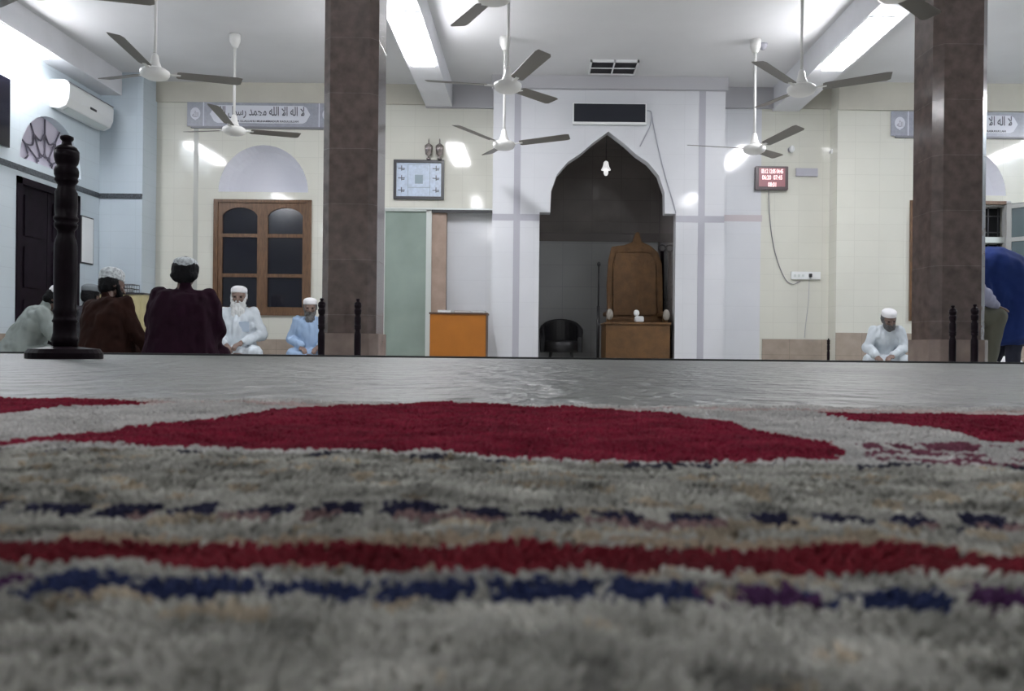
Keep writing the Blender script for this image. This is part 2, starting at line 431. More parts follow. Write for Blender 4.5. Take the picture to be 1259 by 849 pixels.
# ------------------------------------------------------------------ tube lights
def tube_light(x0, x1, y0, y1, label, lm='lamp'):
    t = thing('ceiling_light', label, 'light', ((x0 + x1) / 2, (y0 + y1) / 2, 3.04), 'twin tube light fittings on the beams')
    MB().box(x0, x1, y0, y1, 3.025, 3.039).build('housing', M['white'], t)
    MB().box(x0 + .005, x1 - .005, y0 + .01, y1 - .01, 2.965, 3.024).build('diffuser', M[lm], t, bevel=.006)
    return t


tube_light(-1.295, -1.04, 7.1, 8.3, 'lit white tube light under the beam left of the middle fans')
tube_light(2.965, 3.195, 7.1, 8.3, 'lit white tube light under the beam beside the right column')
tube_light(-5.16, -4.99, 7.0, 8.2, 'glaring tube light high beside the white air conditioner')
tube_light(6.87, 7.1, 7.1, 8.3, 'tube light on the far right beam')
for i_, yy in enumerate((3.0, -1.2)):
    for xx, nm in ((-1.2, 'left'), (3.08, 'right'), (-5.07, 'far left')):
        tube_light(xx - .11, xx + .11, yy, yy + 1.2, 'tube light overhead on the %s beam, %s' % (nm, ('nearer the columns', 'behind the rug')[i_]), 'lamp_near')

# ------------------------------------------------------------------ columns
M['plinth'] = mat('brown_plinth_stone', (.20, .155, .135), .25, var=.2, vscale=8)


def column(cx, cy, label):
    t = thing('stone_column', label, 'column', (cx, cy, ZF), 'brown granite columns of the hall')
    w = .193; c = .055

    def octo(w, c): return [(-w + c, -w), (w - c, -w), (w, -w + c), (w, w - c), (w - c, w), (-w + c, w), (-w, w - c), (-w, -w + c)]
    MB().loft([[(cx + a, cy + b, z) for a, b in octo(w, c)] for z in (ZF + .26, 3.04)]).build('shaft', M['granite'], t)
    MB().loft([[(cx + a, cy + b, z) for a, b in octo(w + .018, c)] for z in (ZF, ZF + .26)]).build('plinth', M['plinth'], t, bevel=.003)
    return t


column(P(435.5, 300, 5.8).x, 5.8, 'brown granite column between the wooden window and the doorway')
column(P(1165.5, 300, 5.8).x, 5.8, 'brown granite column at the right, beside the blue robed man')

# ------------------------------------------------------------------ windows
def window(name, x0, x1, z0, z1, Y, opened=False):
    t = bpy.data.objects.new(name, None); COL.objects.link(t); t.location = ((x0 + x1) / 2, Y, z0); t['kind'] = 'structure'
    fw = .055; y0, y1 = Y - .025, Y + .06; w = M['wood']
    MB().box(x0, x0 + fw, y0, y1, z0, z1).box(x0 + fw, x1 - fw, y0, y1, z1 - fw * .7, z1).box(x0 + fw, x1 - fw, y0, y1, z0, z0 + fw * .7).build('window_frame', w, t)
    MB().box(x1 - fw, x1, y0, y1, z0, z1).build('side_jamb', M['shutter'] if opened else w, t)
    xm = (x0 + x1) / 2; a, b = z0 + fw * .7, z1 - fw * .7

    def leaf(xa, xb, m, arch_top=True, Yf=Y - .012, th=.045):
        s = .065; g = MB()
        H3 = (b - a); r1 = a + H3 * .335; r2 = a + H3 * .70
        g.box(xa, xa + s, Yf, Yf + th, a, b); g.box(xb - s, xb, Yf, Yf + th, a, b)
        g.box(xa + s, xb - s, Yf, Yf + th, a, a + s)
        g.box(xa + s, xb - s, Yf, Yf + th, r1 - .022, r1 + .022); g.box(xa + s, xb - s, Yf, Yf + th, r2 - .022, r2 + .022)
        # arched top rail
        n = 12; lo = []
        for i in range(n + 1):
            u = i / n; lo.append((xa + s + (xb - xa - 2 * s) * u, b - .16 + .10 * math.sin(PI * u) ** .6))
        poly = lo + [(xb - s, b), (xa + s, b)]
        for i in range(n): g.prism([lo[i], lo[i + 1], (lo[i + 1][0], b), (lo[i][0], b)], Yf, Yf + th)
        return g, (xa + s, xb - s)
    for i, (xa, xb) in enumerate(((x0 + fw * .8, xm), (xm, x1 - fw * .8))):
        if opened and i == 1: continue
        g, (pa, pb) = leaf(xa, xb, w)
        lf = g.build('casement', w, t)
        MB().box(pa - .01, pb + .01, Y + .008, Y + .016, a, b).build('pane', M['pane'], lf)
    # night behind
    MB().box(x0, x1, Y + .20, Y + .22, z0, z1).build('backing', M['outside'], t)
    return t


window('window_1', WLx0, WLx1, WLz0, WLz1, YB)
w2 = window('window_2', WRx0, WRx1, WRz0, WRz1, YR, opened=True)
# the opened leaf of the right window, swung into the hall, and the grille behind it
xh = WRx1 - .04
mr = Matrix.Translation((xh, YR - .03, 0)) @ Matrix.Rotation(math.radians(-48), 4, 'Z')
g = MB(); lw = .54
for q in ((0, .05), (lw - .05, lw)): g.box(q[0], q[1], -.04, 0, WRz0 + .05, WRz1 - .03, mr)
for zz in (WRz0 + .05, WRz0 + .5, WRz1 - .5, WRz1 - .1): g.box(.05, lw - .05, -.04, 0, zz, zz + .05, mr)
lf = g.build('open_casement', M['shutter'], w2)
MB().box(.04, lw - .04, -.022, -.016, WRz0 + .06, WRz1 - .04, mr).build('pane', M['greenglass'], lf)
xm = (WRx0 + WRx1) / 2
g = MB()
for k in range(7):
    z = WRz0 + .1 + k * .2; g.box(xm, WRx1 - .05, YR + .12, YR + .13, z, z + .012)
for k in range(5):
    x = xm + .05 + k * .12; g.box(x, x + .012, YR + .115, YR + .127, WRz0 + .03, WRz1 - .03)
g.build('grille', M['char'], w2)
zl = P(1220, 298, YR).z
MB().box(xm, WRx1 - .05, YR + .02, YR + .19, zl, zl + .07).build('shelf', M['alu'], w2)
MB().box(xm, WRx1 - .05, YR + .02, YR + .19, WRz1 - .055, WRz1 - .04).build('lintel', M['shutter'], w2)

# ------------------------------------------------------------------ left door, fanlight
d1 = bpy.data.objects.new('door_1', None); COL.objects.link(d1); d1.location = (XL, (DY0 + DY1) / 2, ZF); d1['kind'] = 'structure'
M['doorwood'] = mat('very_dark_door_wood', (.011, .007, .012), .5, var=.3, vscale=6, spec=.08)
MB().box(XL - .07, XL + .02, DY0, DY0 + .07, ZF, DZ).box(XL - .07, XL + .02, DY1 - .07, DY1, ZF, DZ).box(XL - .07, XL + .02, DY0, DY1, DZ - .07, DZ).build('door_frame', M['doorwood'], d1)
ym = (DY0 + DY1) / 2
for a, b in ((DY0 + .07, ym - .003), (ym + .003, DY1 - .07)):
    lf = MB().box(XL - .06, XL - .02, a, b, ZF, DZ - .07).build('door_leaf', M['doorwood'], d1)
    g = MB()
    for z0, z1 in ((.02, .5), (.62, 1.05), (1.15, 1.58)): g.box(XL - .021, XL - .008, a + .08, b - .08, z0, z1)
    g.build('raised_panel', M['doorwood'], lf, bevel=.006)
d2 = bpy.data.objects.new('window_3', None); COL.objects.link(d2); d2.location = (XL, FY, FZ); d2['kind'] = 'structure'
M['fanglass'] = mat('pale_lilac_fanlight_glass', (.62, .58, .68), .3)
b = MB(); pts = [(XL - .10, y, z) for y, z in arc(FY, FR, FZ)]; b.add(pts, [tuple(range(len(pts)))]); b.build('pane', M['fanglass'], d2)
M['fanbar'] = mat('grey_violet_muntin', (.10, .09, .12), .4)
g = MB(); xx = XL - .085
def fp(r, t): return Vector((xx, FY - r * math.cos(t), FZ + r * math.sin(t)))
for k in range(1, 6): g.tube([fp(.12, PI * k / 6), fp(FR - .01, PI * k / 6)], .009, 6)
for R in (.17, .38):
    for k in range(6):
        a0, a1 = PI * k / 6, PI * (k + 1) / 6
        g.tube([fp(R * (1 - .22 * math.sin(PI * s / 6)), a0 + (a1 - a0) * s / 6) for s in range(7)], .009, 6)
g.build('web_muntins', M['fanbar'], d2)
d3 = MB().box(XL + .001, XL + .03, 7.0, 7.91, 1.98, 2.66).build('notice_screen', M['pane'])
tag(d3, 'dark upright panel on the left wall below the glare', 'panel')
nb = thing('notice_board', 'narrow white framed notice on the left wall right of the dark door', 'notice', (XL, 9.32, P(94, 325, 9.3).z))
z0, z1 = P(94, 324, 9.3).z, P(94, 266, 9.3).z
MB().box(XL + .001, XL + .02, 9.19, 9.45, z0, z1).build('frame', M['char'], nb)
MB().box(XL + .019, XL + .024, 9.205, 9.435, z0 + .015, z1 - .015).build('sheet', M['white'], nb)

# ------------------------------------------------------------------ air conditioner
ac = thing('air_conditioner', 'white split air conditioner unit high on the left wall above the fanlight', 'air conditioner', (XL, 9.05, 2.6))
prof = [(0, 2.60), (.10, 2.585), (.17, 2.62), (.205, 2.70), (.21, 2.84), (.19, 2.885), (.15, 2.90), (0, 2.90)]
MB().loft([[(XL + a, y, z) for a, z in prof] for y in (8.60, 9.52)]).build('body', M['white'], ac, bevel=.006)
MB().loft([[(XL + a, y, z) for a, z in ((.105, 2.583), (.168, 2.615), (.172, 2.611), (.108, 2.577))] for y in (8.66, 9.46)]).build('louver', M['alu'], ac)
MB().box(XL + .206, XL + .213, 9.02, 9.14, 2.70, 2.725).build('badge', M['char'], ac)
MB().box(XL, XL + .212, 8.602, 9.518, 2.868, 2.872).build('panel_seam', M['wire'], ac)

# ------------------------------------------------------------------ ceiling fans
fanp = thing('ceiling_fan', 'x', 'ceiling fan')
MB().lathe([(.030, 1), (.06, 1), (.058, .93), (.035, .87), (.018, .86)]).build('canopy', M['fanwhite'], fanp, True)


def make_fan(x, D, zhub, ang, label, long_):
    """hub at the origin, blades in the plane z = 0"""
    X = (x - VX) / F * D
    t = thing('ceiling_fan', label, 'ceiling fan', (X, D, zhub), 'three blade ceiling fans')
    o = Vector((X, D, zhub)); L = ZC - zhub
    a = MB(); a.lathe([(.016, .86 - 1), (.030, -.13), (.055, -.07), (.058, 0), (.03, 0)], c=o + Vector((0, 0, L))); a.build('canopy', M['fanwhite'], t, True)
    MB().lathe([(.0135, .12), (.0135, L - .10)], c=o, seg=12).build('down_rod', M['fanwhite'], t, True)
    MB().lathe([(.055, .035), (.05, .06), (.034, .10), (.026, .15), (.014, .165)], c=o).build('rod_cover', M['fanwhite'], t, True)
    MB().lathe([(.03, -.050), (.075, -.046), (.105, -.030), (.118, -.004), (.115, .018), (.09, .034), (.04, .040)], c=o, seg=28).build('motor', M['fanwhite'], t, True)
    for k in range(3):
        th = math.radians(-ang + 120 * k) if False else math.radians(ang + 120 * k)
        mt = Matrix.Translation(o) @ Matrix.Rotation(th, 4, 'Z') @ Matrix.Rotation(math.radians(-4.5), 4, 'Y')
        mp = mt @ Matrix.Rotation(math.radians(-12), 4, 'X')
        br = MB(); br.box(.09, .20, -.016, .016, -.004, .003, mt)
        out = [(.17, -.045), (.19, -.055), (.66, -.070), (.70, -.060), (.70, .045), (.67, .062), (.19, .055), (.17, .045)]
        bl = MB(); bl.loft([[mp @ Vector((u, v, z)) for u, v in out] for z in (-.001, .002)])
        blade = bl.build('blade', M['blade'], t)
        br.build('blade_bracket', M['fanwhite'], blade)
    return t


for o_ in list(fanp.children): bpy.data.objects.remove(o_)
bpy.data.objects.remove(fanp)


def zat(x, y, D): return P(x, y, D).z


FANS = [(285, 8.4, zat(285, 160, 8.4), 35, 'white rod fan hanging before the calligraphy frieze and arched niche'),
        (617, 8.4, zat(617, 178, 8.4), 109, 'far middle fan on a white rod just left of the mihrab arch'),
        (925, 8.4, zat(925, 183, 8.4), 53, 'far right fan on a white rod above the small clock'),
        (187, 6.7, zat(187, 90, 6.7), 32, 'nearer left fan with a blade pointing at the frieze'),
        (621, 6.7, zat(621, 106, 6.7), 56, 'nearer middle fan with two blades spread right'),
        (982, 6.7, zat(982, 110, 6.7), 104, 'nearer right fan below the slanting tube light'),
        (603, 5.07, zat(603, -6, 5.07), 115, 'fan cut by the top edge above the middle fans'),
        (1096, 5.07, zat(1096, -10, 5.07), 46, 'fan cut by the top edge next to the right column'),
        (36, 5.07, zat(36, -14, 5.07), 24, 'fan cut by the top left corner')]
for x, D, z, a, lb in FANS: make_fan(x, D, z, a, lb, 0)

# ------------------------------------------------------------------ lettering helpers
def text_mesh(body, size, m, center, name, parent, width=None, depth=.0015, bold=0.0):
    c = bpy.data.curves.new(name, 'FONT'); c.body = body; c.size = size; c.align_x = 'CENTER'; c.align_y = 'CENTER'; c.extrude = depth; c.offset = bold
    o = bpy.data.objects.new(name, c); COL.objects.link(o); bpy.context.view_layer.update()
    dg = bpy.context.evaluated_depsgraph_get(); me = bpy.data.meshes.new_from_object(o.evaluated_get(dg))
    bpy.data.objects.remove(o)
    xs = [v.co.x for v in me.vertices]; ys = [v.co.y for v in me.vertices]
    if not xs: return None
    sx = (width / (max(xs) - min(xs))) if width else 1; cx, cy = (max(xs) + min(xs)) / 2, (max(ys) + min(ys)) / 2
    off = parent_origin(parent)
    for v in me.vertices:
        x, y, z = v.co; v.co = ((x - cx) * sx + center[0] - off[0], -z + center[1] - off[1], (y - cy) + center[2] - off[2])
    me.materials.clear(); me.materials.append(m)
    ob = bpy.data.objects.new(name, me); COL.objects.link(ob); ob.parent = parent
    return ob


KALIMA = ('\uFEFB \u0627\uFEDF\uFEEA \u0627\uFEFB \u0627\uFEDF\uFEE0\uFEEA \uFEE3\uFEA4\uFEE4\uFEAA \u0631\uFEB3\uFEEE\u0644 \u0627\uFEDF\uFEE0\uFEEA')[::-1]


def frieze(x0, zt, zb, Y, s, label):
    """a strip of grey tiles: medallion tile, lettered panel, medallion tile"""
    wM, wP = .205, 1.44
    t = thing('calligraphy_frieze', label, 'frieze', (x0, Y, zb), 'grey calligraphy friezes')
    MB().box(x0, x0 + 2 * wM + wP, Y - .02, Y - .001, zb, zt).build('panel', M['frieze'], t)
    for x in (x0 + wM, x0 + wM + wP): MB().box(x - .006, x + .006, Y - .023, Y - .019, zb, zt).build('divider', M['friezeline'], t)
    MB().box(x0 + .05, x0 + 2 * wM + wP, Y - .028, Y - .001, zb - .025, zb).build('ledge', M['wire'], t)
    zc = (zt + zb) / 2
    for cx in (x0 + wM / 2, x0 + wM * 1.5 + wP):
        n = 24; pts = [(cx + .062 * math.cos(2 * PI * k / n), zc + (.075 + (.012 if k == 18 else 0)) * math.sin(2 * PI * k / n) + .004) for k in range(n)]
        md = MB().prism(pts, Y - .0235, Y - .019).build('medallion', M['friezeline'], t)
        text_mesh('\uFDF2', .085, M['ink2'], (cx, Y - .0245, zc), 'lettering', md, width=.075)
    a, b = x0 + wM + .13, x0 + wM + wP - .16; h = (zt - zb) * .36
    poly = [(a - .05, zc), (a, zc + h * .8), (a + .04, zc + h), (b - .04, zc + h), (b, zc + h * .8), (b + .05, zc), (b, zc - h * .8), (b - .04, zc - h), (a + .04, zc - h), (a, zc - h * .8)]
    cp = MB().prism(poly, Y - .0235, Y - .019).build('cartouche', M['friezeline'], t)
    text_mesh(KALIMA, .155, M['ink'], ((a + b) / 2, Y - .025, zc + .024), 'lettering', cp, width=(b - a) * .96, bold=.0015)
    text_mesh('LA ILAHA ILLALLAHU MUHAMMADUR RASULULLAH', .034, M['ink'], ((a + b) / 2 + .03, Y - .025, zc - h * .78), 'lettering', cp, width=(b - a) * .78, bold=.0005)
    return t


frieze(P(231, 140, YB).x, zat(300, 126, YB), zat(300, 156, YB), YB, 0, 'grey frieze with white Arabic cartouche above the left arched niche')
frieze(P(1095, 150, YR).x, zat(1180, 138, YR), zat(1180, 168, YR), YR, 0, 'grey frieze with Arabic cartouche passing behind the right column')

# ------------------------------------------------------------------ doorway by the mihrab
dr = bpy.data.objects.new('door_2', None); COL.objects.link(dr); dr.location = (DOx0, YB, ZF); dr['kind'] = 'structure'
px0, px1 = P(524, 300, YB).x, P(530.5, 300, YB).x
MB().box(DOx0, DOx0 + .025, YB - .01, YB + .04, ZF, DOz).box(px0, px1, YB - .01, YB + .04, ZF, DOz).box(DOx0, px1, YB - .01, YB + .04, DOz - .02, DOz + .01).build('door_frame', M['alu'], dr)
MB().box(DOx0 + .025, px0, YB + .015, YB + .027, ZF, DOz - .02).build('glass_panel', M['green'], dr)
strip('trim_17', px1, DOx1, YB, DOz - .035, DOz, M['darktrim'], .02)
strip('trim_18', DOx0 - .02, DOx1, YB, DOz + .002, DOz + .02, M['alu'], .02)
struct(MB().box(px1, P(551, 300, 10.2).x, YB + .02, YB + .148, ZF, DOz - .002).build('trim_19', M['brownpanel']))
struct(MB().box(P(551, 300, 10.2).x, DOx1, YB + .135, YB + .148, ZF, DOz - .002).build('wall_doorway', M['white_tile']))

# orange cabinet with books
oc = thing('cabinet', 'low orange wooden cabinet in front of the doorway left of the mihrab', 'cabinet', (-.87, 9.57, ZF))
cx0, cx1 = P(528.5, 400, 9.3).x, P(598.5, 400, 9.3).x; cz = zat(565, 384, 9.3)
MB().box(cx0, cx1 - .012, 9.3, 9.58, ZF, cz - .02).build('body', M['orange'], oc, bevel=.002)
MB().box(cx1 - .012, cx1, 9.3, 9.58, ZF, cz - .02).build('side_panel', M['orange_edge'], oc)
MB().box(cx0 - .01, cx1 + .01, 9.29, 9.585, cz - .02, cz).build('top', M['orange_edge'], oc)


def book(x0, x1, y0, y1, z0, h, mc, label, rz=0, ang=0, nm='book'):
    c = Vector(((x0 + x1) / 2, (y0 + y1) / 2, z0)); t = thing(nm, label, 'book', c, 'books on the orange cabinet')
    m = Matrix.Translation(c) @ Matrix.Rotation(rz, 4, 'Z'); w, d = (x1 - x0) / 2, (y1 - y0) / 2
    MB().box(-w, w, -d, d, 0, .004, m).box(-w, w, -d, d, h - .004, h, m).box(-w, -w + .004, -d, d, 0, h, m).build('cover', mc, t)
    MB().box(-w + .004, w - .006, -d + .005, d - .005, .004, h - .004, m).build('pages', M['white'], t)


book(P(539, 380, 9.4).x, P(556, 380, 9.4).x, 9.33, 9.5, cz, .03, M['white'], 'white book at the left end of the orange cabinet top')
book(P(558, 380, 9.4).x, P(578, 380, 9.4).x, 9.34, 9.52, cz, .022, M['brownpanel'], 'brown covered flat book in the middle of the orange cabinet top', .1)
book(P(581, 380, 9.4).x, P(597, 380, 9.4).x, 9.33, 9.5, cz, .024, M['cap_g'], 'pale grey book at the right end of the orange cabinet top', -.05)

# yellow cabinet left
yc = thing('cabinet', 'pale yellow cabinet in the left corner behind the seated brown clothed man', 'cabinet', (-4.8, 9.3, ZF))
yx0, yx1, yz = -5.12, P(176, 400, 9.2).x, zat(160, 359.5, 9.2)
MB().box(yx0, yx1, 9.2, 9.55, ZF, yz - .02).build('body', M['yellow'], yc, bevel=.004)
MB().box(yx0 - .01, yx1 + .01, 9.19, 9.56, yz - .02, yz).build('top', M['char'], yc)
g = MB().box(yx0 + .03, (yx0 + yx1) / 2 - .005, 9.188, 9.2, ZF + .05, yz - .07); g.build('door', M['yellow'], yc, bevel=.003)
g = MB().box((yx0 + yx1) / 2 + .005, yx1 - .03, 9.188, 9.2, ZF + .05, yz - .07); g.build('door', M['yellow'], yc, bevel=.003)
bk = thing('wire_basket', 'grey wire basket on top of the yellow cabinet', 'basket', (-4.75, 9.33, yz))
g = MB(); bx0, bx1 = P(146, 350, 9.3).x, P(165, 350, 9.3).x
for z in (yz + .004, yz + .05, yz + .1):
    g.tube([(bx0, 9.26, z), (bx1, 9.26, z), (bx1, 9.42, z), (bx0, 9.42, z), (bx0, 9.26, z)], .005, 6)
for k in range(7):
    x = bx0 + (bx1 - bx0) * k / 6; g.tube([(x, 9.26, yz + .1), (x, 9.26, yz + .004), (x, 9.42, yz + .004), (x, 9.42, yz + .1)], .003, 5)
g.build('basket_wire', M['char'], bk)
MB().box(bx0 + .02, bx1 - .06, 9.29, 9.40, yz + .01, yz + .075).build('basket_liner', M['cap_g'], bk)

# ------------------------------------------------------------------ framed chart and silver cups
fx0, fx1 = P(484, 220, 9.93).x, P(546, 220, 9.93).x; fz0, fz1 = zat(515, 245, 9.93), zat(515, 196.5, 9.93)
fr = thing('framed_chart', 'pale blue printed chart in a dark frame above the green glass door', 'picture', ((fx0 + fx1) / 2, YB, fz0))
mt = Matrix.Identity(4); fwid = .035
MB().box(fx0, fx0 + fwid, YB - .035, YB - .004, fz0, fz1).box(fx1 - fwid, fx1, YB - .035, YB - .004, fz0, fz1).box(fx0 + fwid, fx1 - fwid, YB - .035, YB - .004, fz0, fz0 + fwid).box(fx0 + fwid, fx1 - fwid, YB - .035, YB - .004, fz1 - fwid, fz1).build('frame', M['char'], fr)
MB().box(fx0 + fwid, fx1 - fwid, YB - .018, YB - .006, fz0 + fwid, fz1 - fwid).build('print', M['picture'], fr)
fc = (fx0 + fx1) / 2; fzc = (fz0 + fz1) / 2
MB().box(fc - .05, fc + .05, YB - .020, YB - .017, fzc - .05, fzc + .06).build('center_image', M['picture_mid'], fr)
g = MB(); hw = .14
for a, b, c, d in ((fc - hw, fc - hw + .006, fzc - .19, fzc + .19), (fc + hw - .006, fc + hw, fzc - .19, fzc + .19), (fc - hw, fc + hw, fzc + .184, fzc + .19), (fc - hw, fc + hw, fzc - .10, fzc - .094)):
    g.box(a, b, YB - .020, YB - .017, max(c, fz0 + .04), min(d, fz1 - .04))
g.build('printed_rule', M['picture_mid'], fr)
for sx in (-1, 1):
    for k, zz in enumerate((.14, .02, -.13)):
        cx = fc + sx * .215; z = fzc + zz; g = MB()
        g.box(cx - .045, cx + .04, YB - .020, YB - .017, z - .006, z + .004); g.box(cx - .006, cx + .004, YB - .020, YB - .017, z - .03, z + .035)
        g.box(cx + .0, cx + .035, YB - .020, YB - .017, z - .022, z - .012)
        g.build('printed_symbol', M['ink'], fr)


def cup(x, label):
    X = P(x, 190, YB - .06).x; z0 = fz1
    t = thing('silver_cup', label, 'trophy cup', (X, YB - .05, z0), 'cups on the framed chart')
    MB().lathe([(.028, 0), (.03, .01), (.012, .02), (.012, .04), (.042, .06), (.05, .13), (.052, .165), (.044, .165)], (X, YB - .055, z0 + .001)).build('bowl', M['silver'], t, True)
    MB().lathe([(.05, .165), (.03, .185), (.008, .20), (.008, .24), (.002, .26)], (X, YB - .055, z0 + .001)).build('lid', M['silver'], t, True)


cup(527, 'small silver cup on top of the framed chart, left of the two')
cup(540.5, 'small silver cup on top of the framed chart, right of the two')

# ------------------------------------------------------------------ LED board, vent, clock, switches, cables
lb = thing('led_board', 'long black LED message board in a white frame above the mihrab arch', 'sign', (P(749, 140, 9.55).x, YM, zat(749, 153, 9.55)))
a0, a1, b0, b1 = P(704, 140, 9.56).x, P(795, 140, 9.56).x, zat(749, 153, 9.56), zat(749, 127, 9.56)
MB().box(a0, a1, YM - .05, YM - .002, b0, b1).build('frame', M['white'], lb, bevel=.004)
MB().box(a0 + .016, a1 - .016, YM - .054, YM - .049, b0 + .028, b1 - .01).build('screen', M['screen'], lb)

v0 = P(723, 89, 9.38); vg = thing('ceiling_vent', 'dark slatted ceiling vent with white frame above the message board', 'vent', (.9, 9.2, ZC))
vx0, vx1, vy0, vy1 = .62, 1.17, 9.0, 9.42
g = MB()
for a, b, c, d in ((vx0, vx1, vy0, vy0 + .02), (vx0, vx1, vy1 - .02, vy1), (vx0, vx0 + .02, vy0, vy1), (vx1 - .02, vx1, vy0, vy1), ((vx0 + vx1) / 2 - .008, (vx0 + vx1) / 2 + .008, vy0, vy1), (vx0, vx1, (vy0 + vy1) / 2 - .012, (vy0 + vy1) / 2 + .012)):
    g.box(a, b, c, d, ZC - .03, ZC - .001)
g.build('frame', M['white'], vg)
MB().box(vx0 + .01, vx1 - .01, vy0 + .01, vy1 - .01, ZC - .014, ZC - .002).build('opening', M['black'], vg)
g = MB()
for k in range(12):
    y = vy0 + .035 + k * .032
    g.box(vx0 + .02, vx1 - .02, y, y + .006, ZC - .024, ZC - .012)
g.build('slats', M['char'], vg)

YK = 9.93; ck = thing('digital_clock', 'small dark framed digital clock with pinkish lit digits on the right wall', 'clock', (P(948, 220, YK).x, YB, zat(948, 234, YK)))
k0, k1, q0, q1 = P(928, 220, YK).x, P(968, 220, YK).x, zat(948, 234, YK), zat(948, 205, YK)
MB().box(k0, k1, YB - .06, YB - .002, q0, q1).build('frame', M['clockframe'], ck, bevel=.006)
scn = MB().box(k0 + .04, k1 - .04, YB - .064, YB - .059, q0 + .04, q1 - .025).build('screen', M['led_back'], ck)
kc = (k0 + k1) / 2
for tx, zz, ww in (('05:12 12:05 04:45', .78, .27), ('06:20  07:45', .52, .25), ('08:01', .22, .10)):
    text_mesh(tx, .075, M['led_red'], (kc, YB - .066, q0 + (q1 - q0) * zz), 'digits', scn, width=ww, bold=.002)
sb = tag(MB().box(P(978, 212, YB).x, P(1005, 212, YB).x, YB - .02, YB - .001, zat(990, 217, YB), zat(990, 207, YB)).build('name_plate', M['stripe'], bevel=.004), 'small blank grey plate on the wall right of the digital clock', 'plate')
sw = thing('switch_board', 'white socket strip with a plug in it on the right wall', 'socket', (P(988, 340, YB).x, YB, zat(988, 344, YB)))
s0, s1, r0, r1 = P(972, 340, YB).x, P(1008, 340, YB).x, zat(988, 343.5, YB), zat(988, 334, YB)
MB().box(s0, s1, YB - .03, YB - .001, r0, r1).build('plate', M['white'], sw, bevel=.004)
xc = P(995, 338, YB).x
MB().box(xc - .018, xc + .018, YB - .06, YB - .03, r0 + .025, r0 + .07).build('plug', M['char'], sw, bevel=.004)
g = MB()
for k in range(3): MB().box(s0 + .03 + k * .05, s0 + .06 + k * .05, YB - .034, YB - .029, r0 + .03, r0 + .06).build('rocker_switch', M['alu'], sw)


def cable(pts, D, r, m, label):
    P3 = [P(x, y, D) for x, y in pts]; out = []
    for i in range(len(P3) - 1):
        p0, p1, p2, p3 = P3[max(i - 1, 0)], P3[i], P3[i + 1], P3[min(i + 2, len(P3) - 1)]
        for k in range(6):
            t = k / 6
            out.append(.5 * ((2 * p1) + (p2 - p0) * t + (2 * p0 - 5 * p1 + 4 * p2 - p3) * t * t + (3 * p1 - p0 - 3 * p2 + p3) * t ** 3))
    out.append(P3[-1])
    tag(MB().tube(out, r, 6).build('cable', m, smooth=True), label, 'cable')


cable([(945, 234), (946, 262), (949, 290), (955, 318), (965, 342), (974, 349), (981, 347), (984, 345.5)], YB - .012, .005, M['wire'], 'dark cable looping from the digital clock to the socket strip')
cable([(995, 344), (994, 370), (991, 395), (989, 415)], YB - .008, .003, M['wire_w'], 'thin cable hanging from the socket strip towards the dado')
cable([(795, 136), (801, 138), (800, 152), (794, 166), (787, 180)], YM - .010, .0055, M['wire_w'], 'short grey cable curving from the message board to the arch')
cable([(801, 138), (803, 152), (810, 185), (819, 220), (828, 250), (831, 262)], YM - .008, .0055, M['wire_w'], 'long grey cable running down beside the arch from the message board')


def wall_lamp(x, y, Y, label):
    p = P(x, y, Y - .04); t = thing('bulb_holder', label, 'lamp', (p.x, Y, p.z), 'unlit bulb holders on the right wall')
    MB().lathe([(.03, 0), (.03, .02), (.02, .025), (.02, .06)], mtx=Matrix.Rotation(PI / 2, 3, 'X'), c=(p.x, Y - .001, p.z)).build('socket', M['wire_w'], t, True)
    MB().ell((p.x, Y - .075, p.z - .01), (.032, .032, .045)).build('bulb', M['white'], t, True)


wall_lamp(972.5, 183, YB, 'small bulb holder on the wall above the blank plate')
wall_lamp(1024, 186, YB, 'small bulb holder on the wall near the right corner')
# round detector on the ceiling by the right fan
dt = tag(MB().lathe([(.05, 0), (.045, -.03), (.02, -.06)], (P(938, 50, 8.5).x, 8.5, ZC - .001)).build('smoke_detector', M['stripe'], smooth=True), 'small grey cone shaped fitting on the ceiling beside the far right fan mount', 'detector')

# ------------------------------------------------------------------ things inside the mihrab
mb_ = thing('minbar_throne', 'golden brown high-backed wooden preaching seat inside the mihrab', 'throne', (1.27, 9.9, ZF))
m0, m1 = P(744, 400, 9.75).x, P(826, 400, 9.62).x
seat_z = zat(785, 396, 9.7)
MB().box(m0, m1 - .02, 9.62, 10.3, ZF, seat_z - .03).build('base', M['minbar'], mb_, bevel=.006)
MB().box(m0 - .01, m1 - .01, 9.60, 10.32, seat_z - .03, seat_z).build('seat', M['minbar'], mb_, bevel=.006)
yb = 10.22
bp_ = [(747, 396), (746, 350), (748, 320), (752, 303), (768, 301), (778, 297), (782, 285), (786, 285), (789, 297), (800, 302), (809, 310), (814, 325), (815, 350), (815, 396)]
poly = [(P(x, y, yb).x, P(x, y, yb).z) for x, y in bp_]
MB().prism(poly[::-1], yb, yb + .06).build('backrest', M['minbar'], mb_, bevel=.008)
ip = [(753, 388), (753, 325), (757, 310), (800, 310), (807, 325), (808, 388)]
poly = [(P(x, y, yb - .01).x, P(x, y, yb - .01).z) for x, y in ip]
MB().prism(poly[::-1], yb - .015, yb).build('carved_panel', M['minbar'], mb_, bevel=.01)
M['armtip'] = mat('pale_arm_end', (.26, .24, .21), .5)  # arm ends paler than the rest of the seat
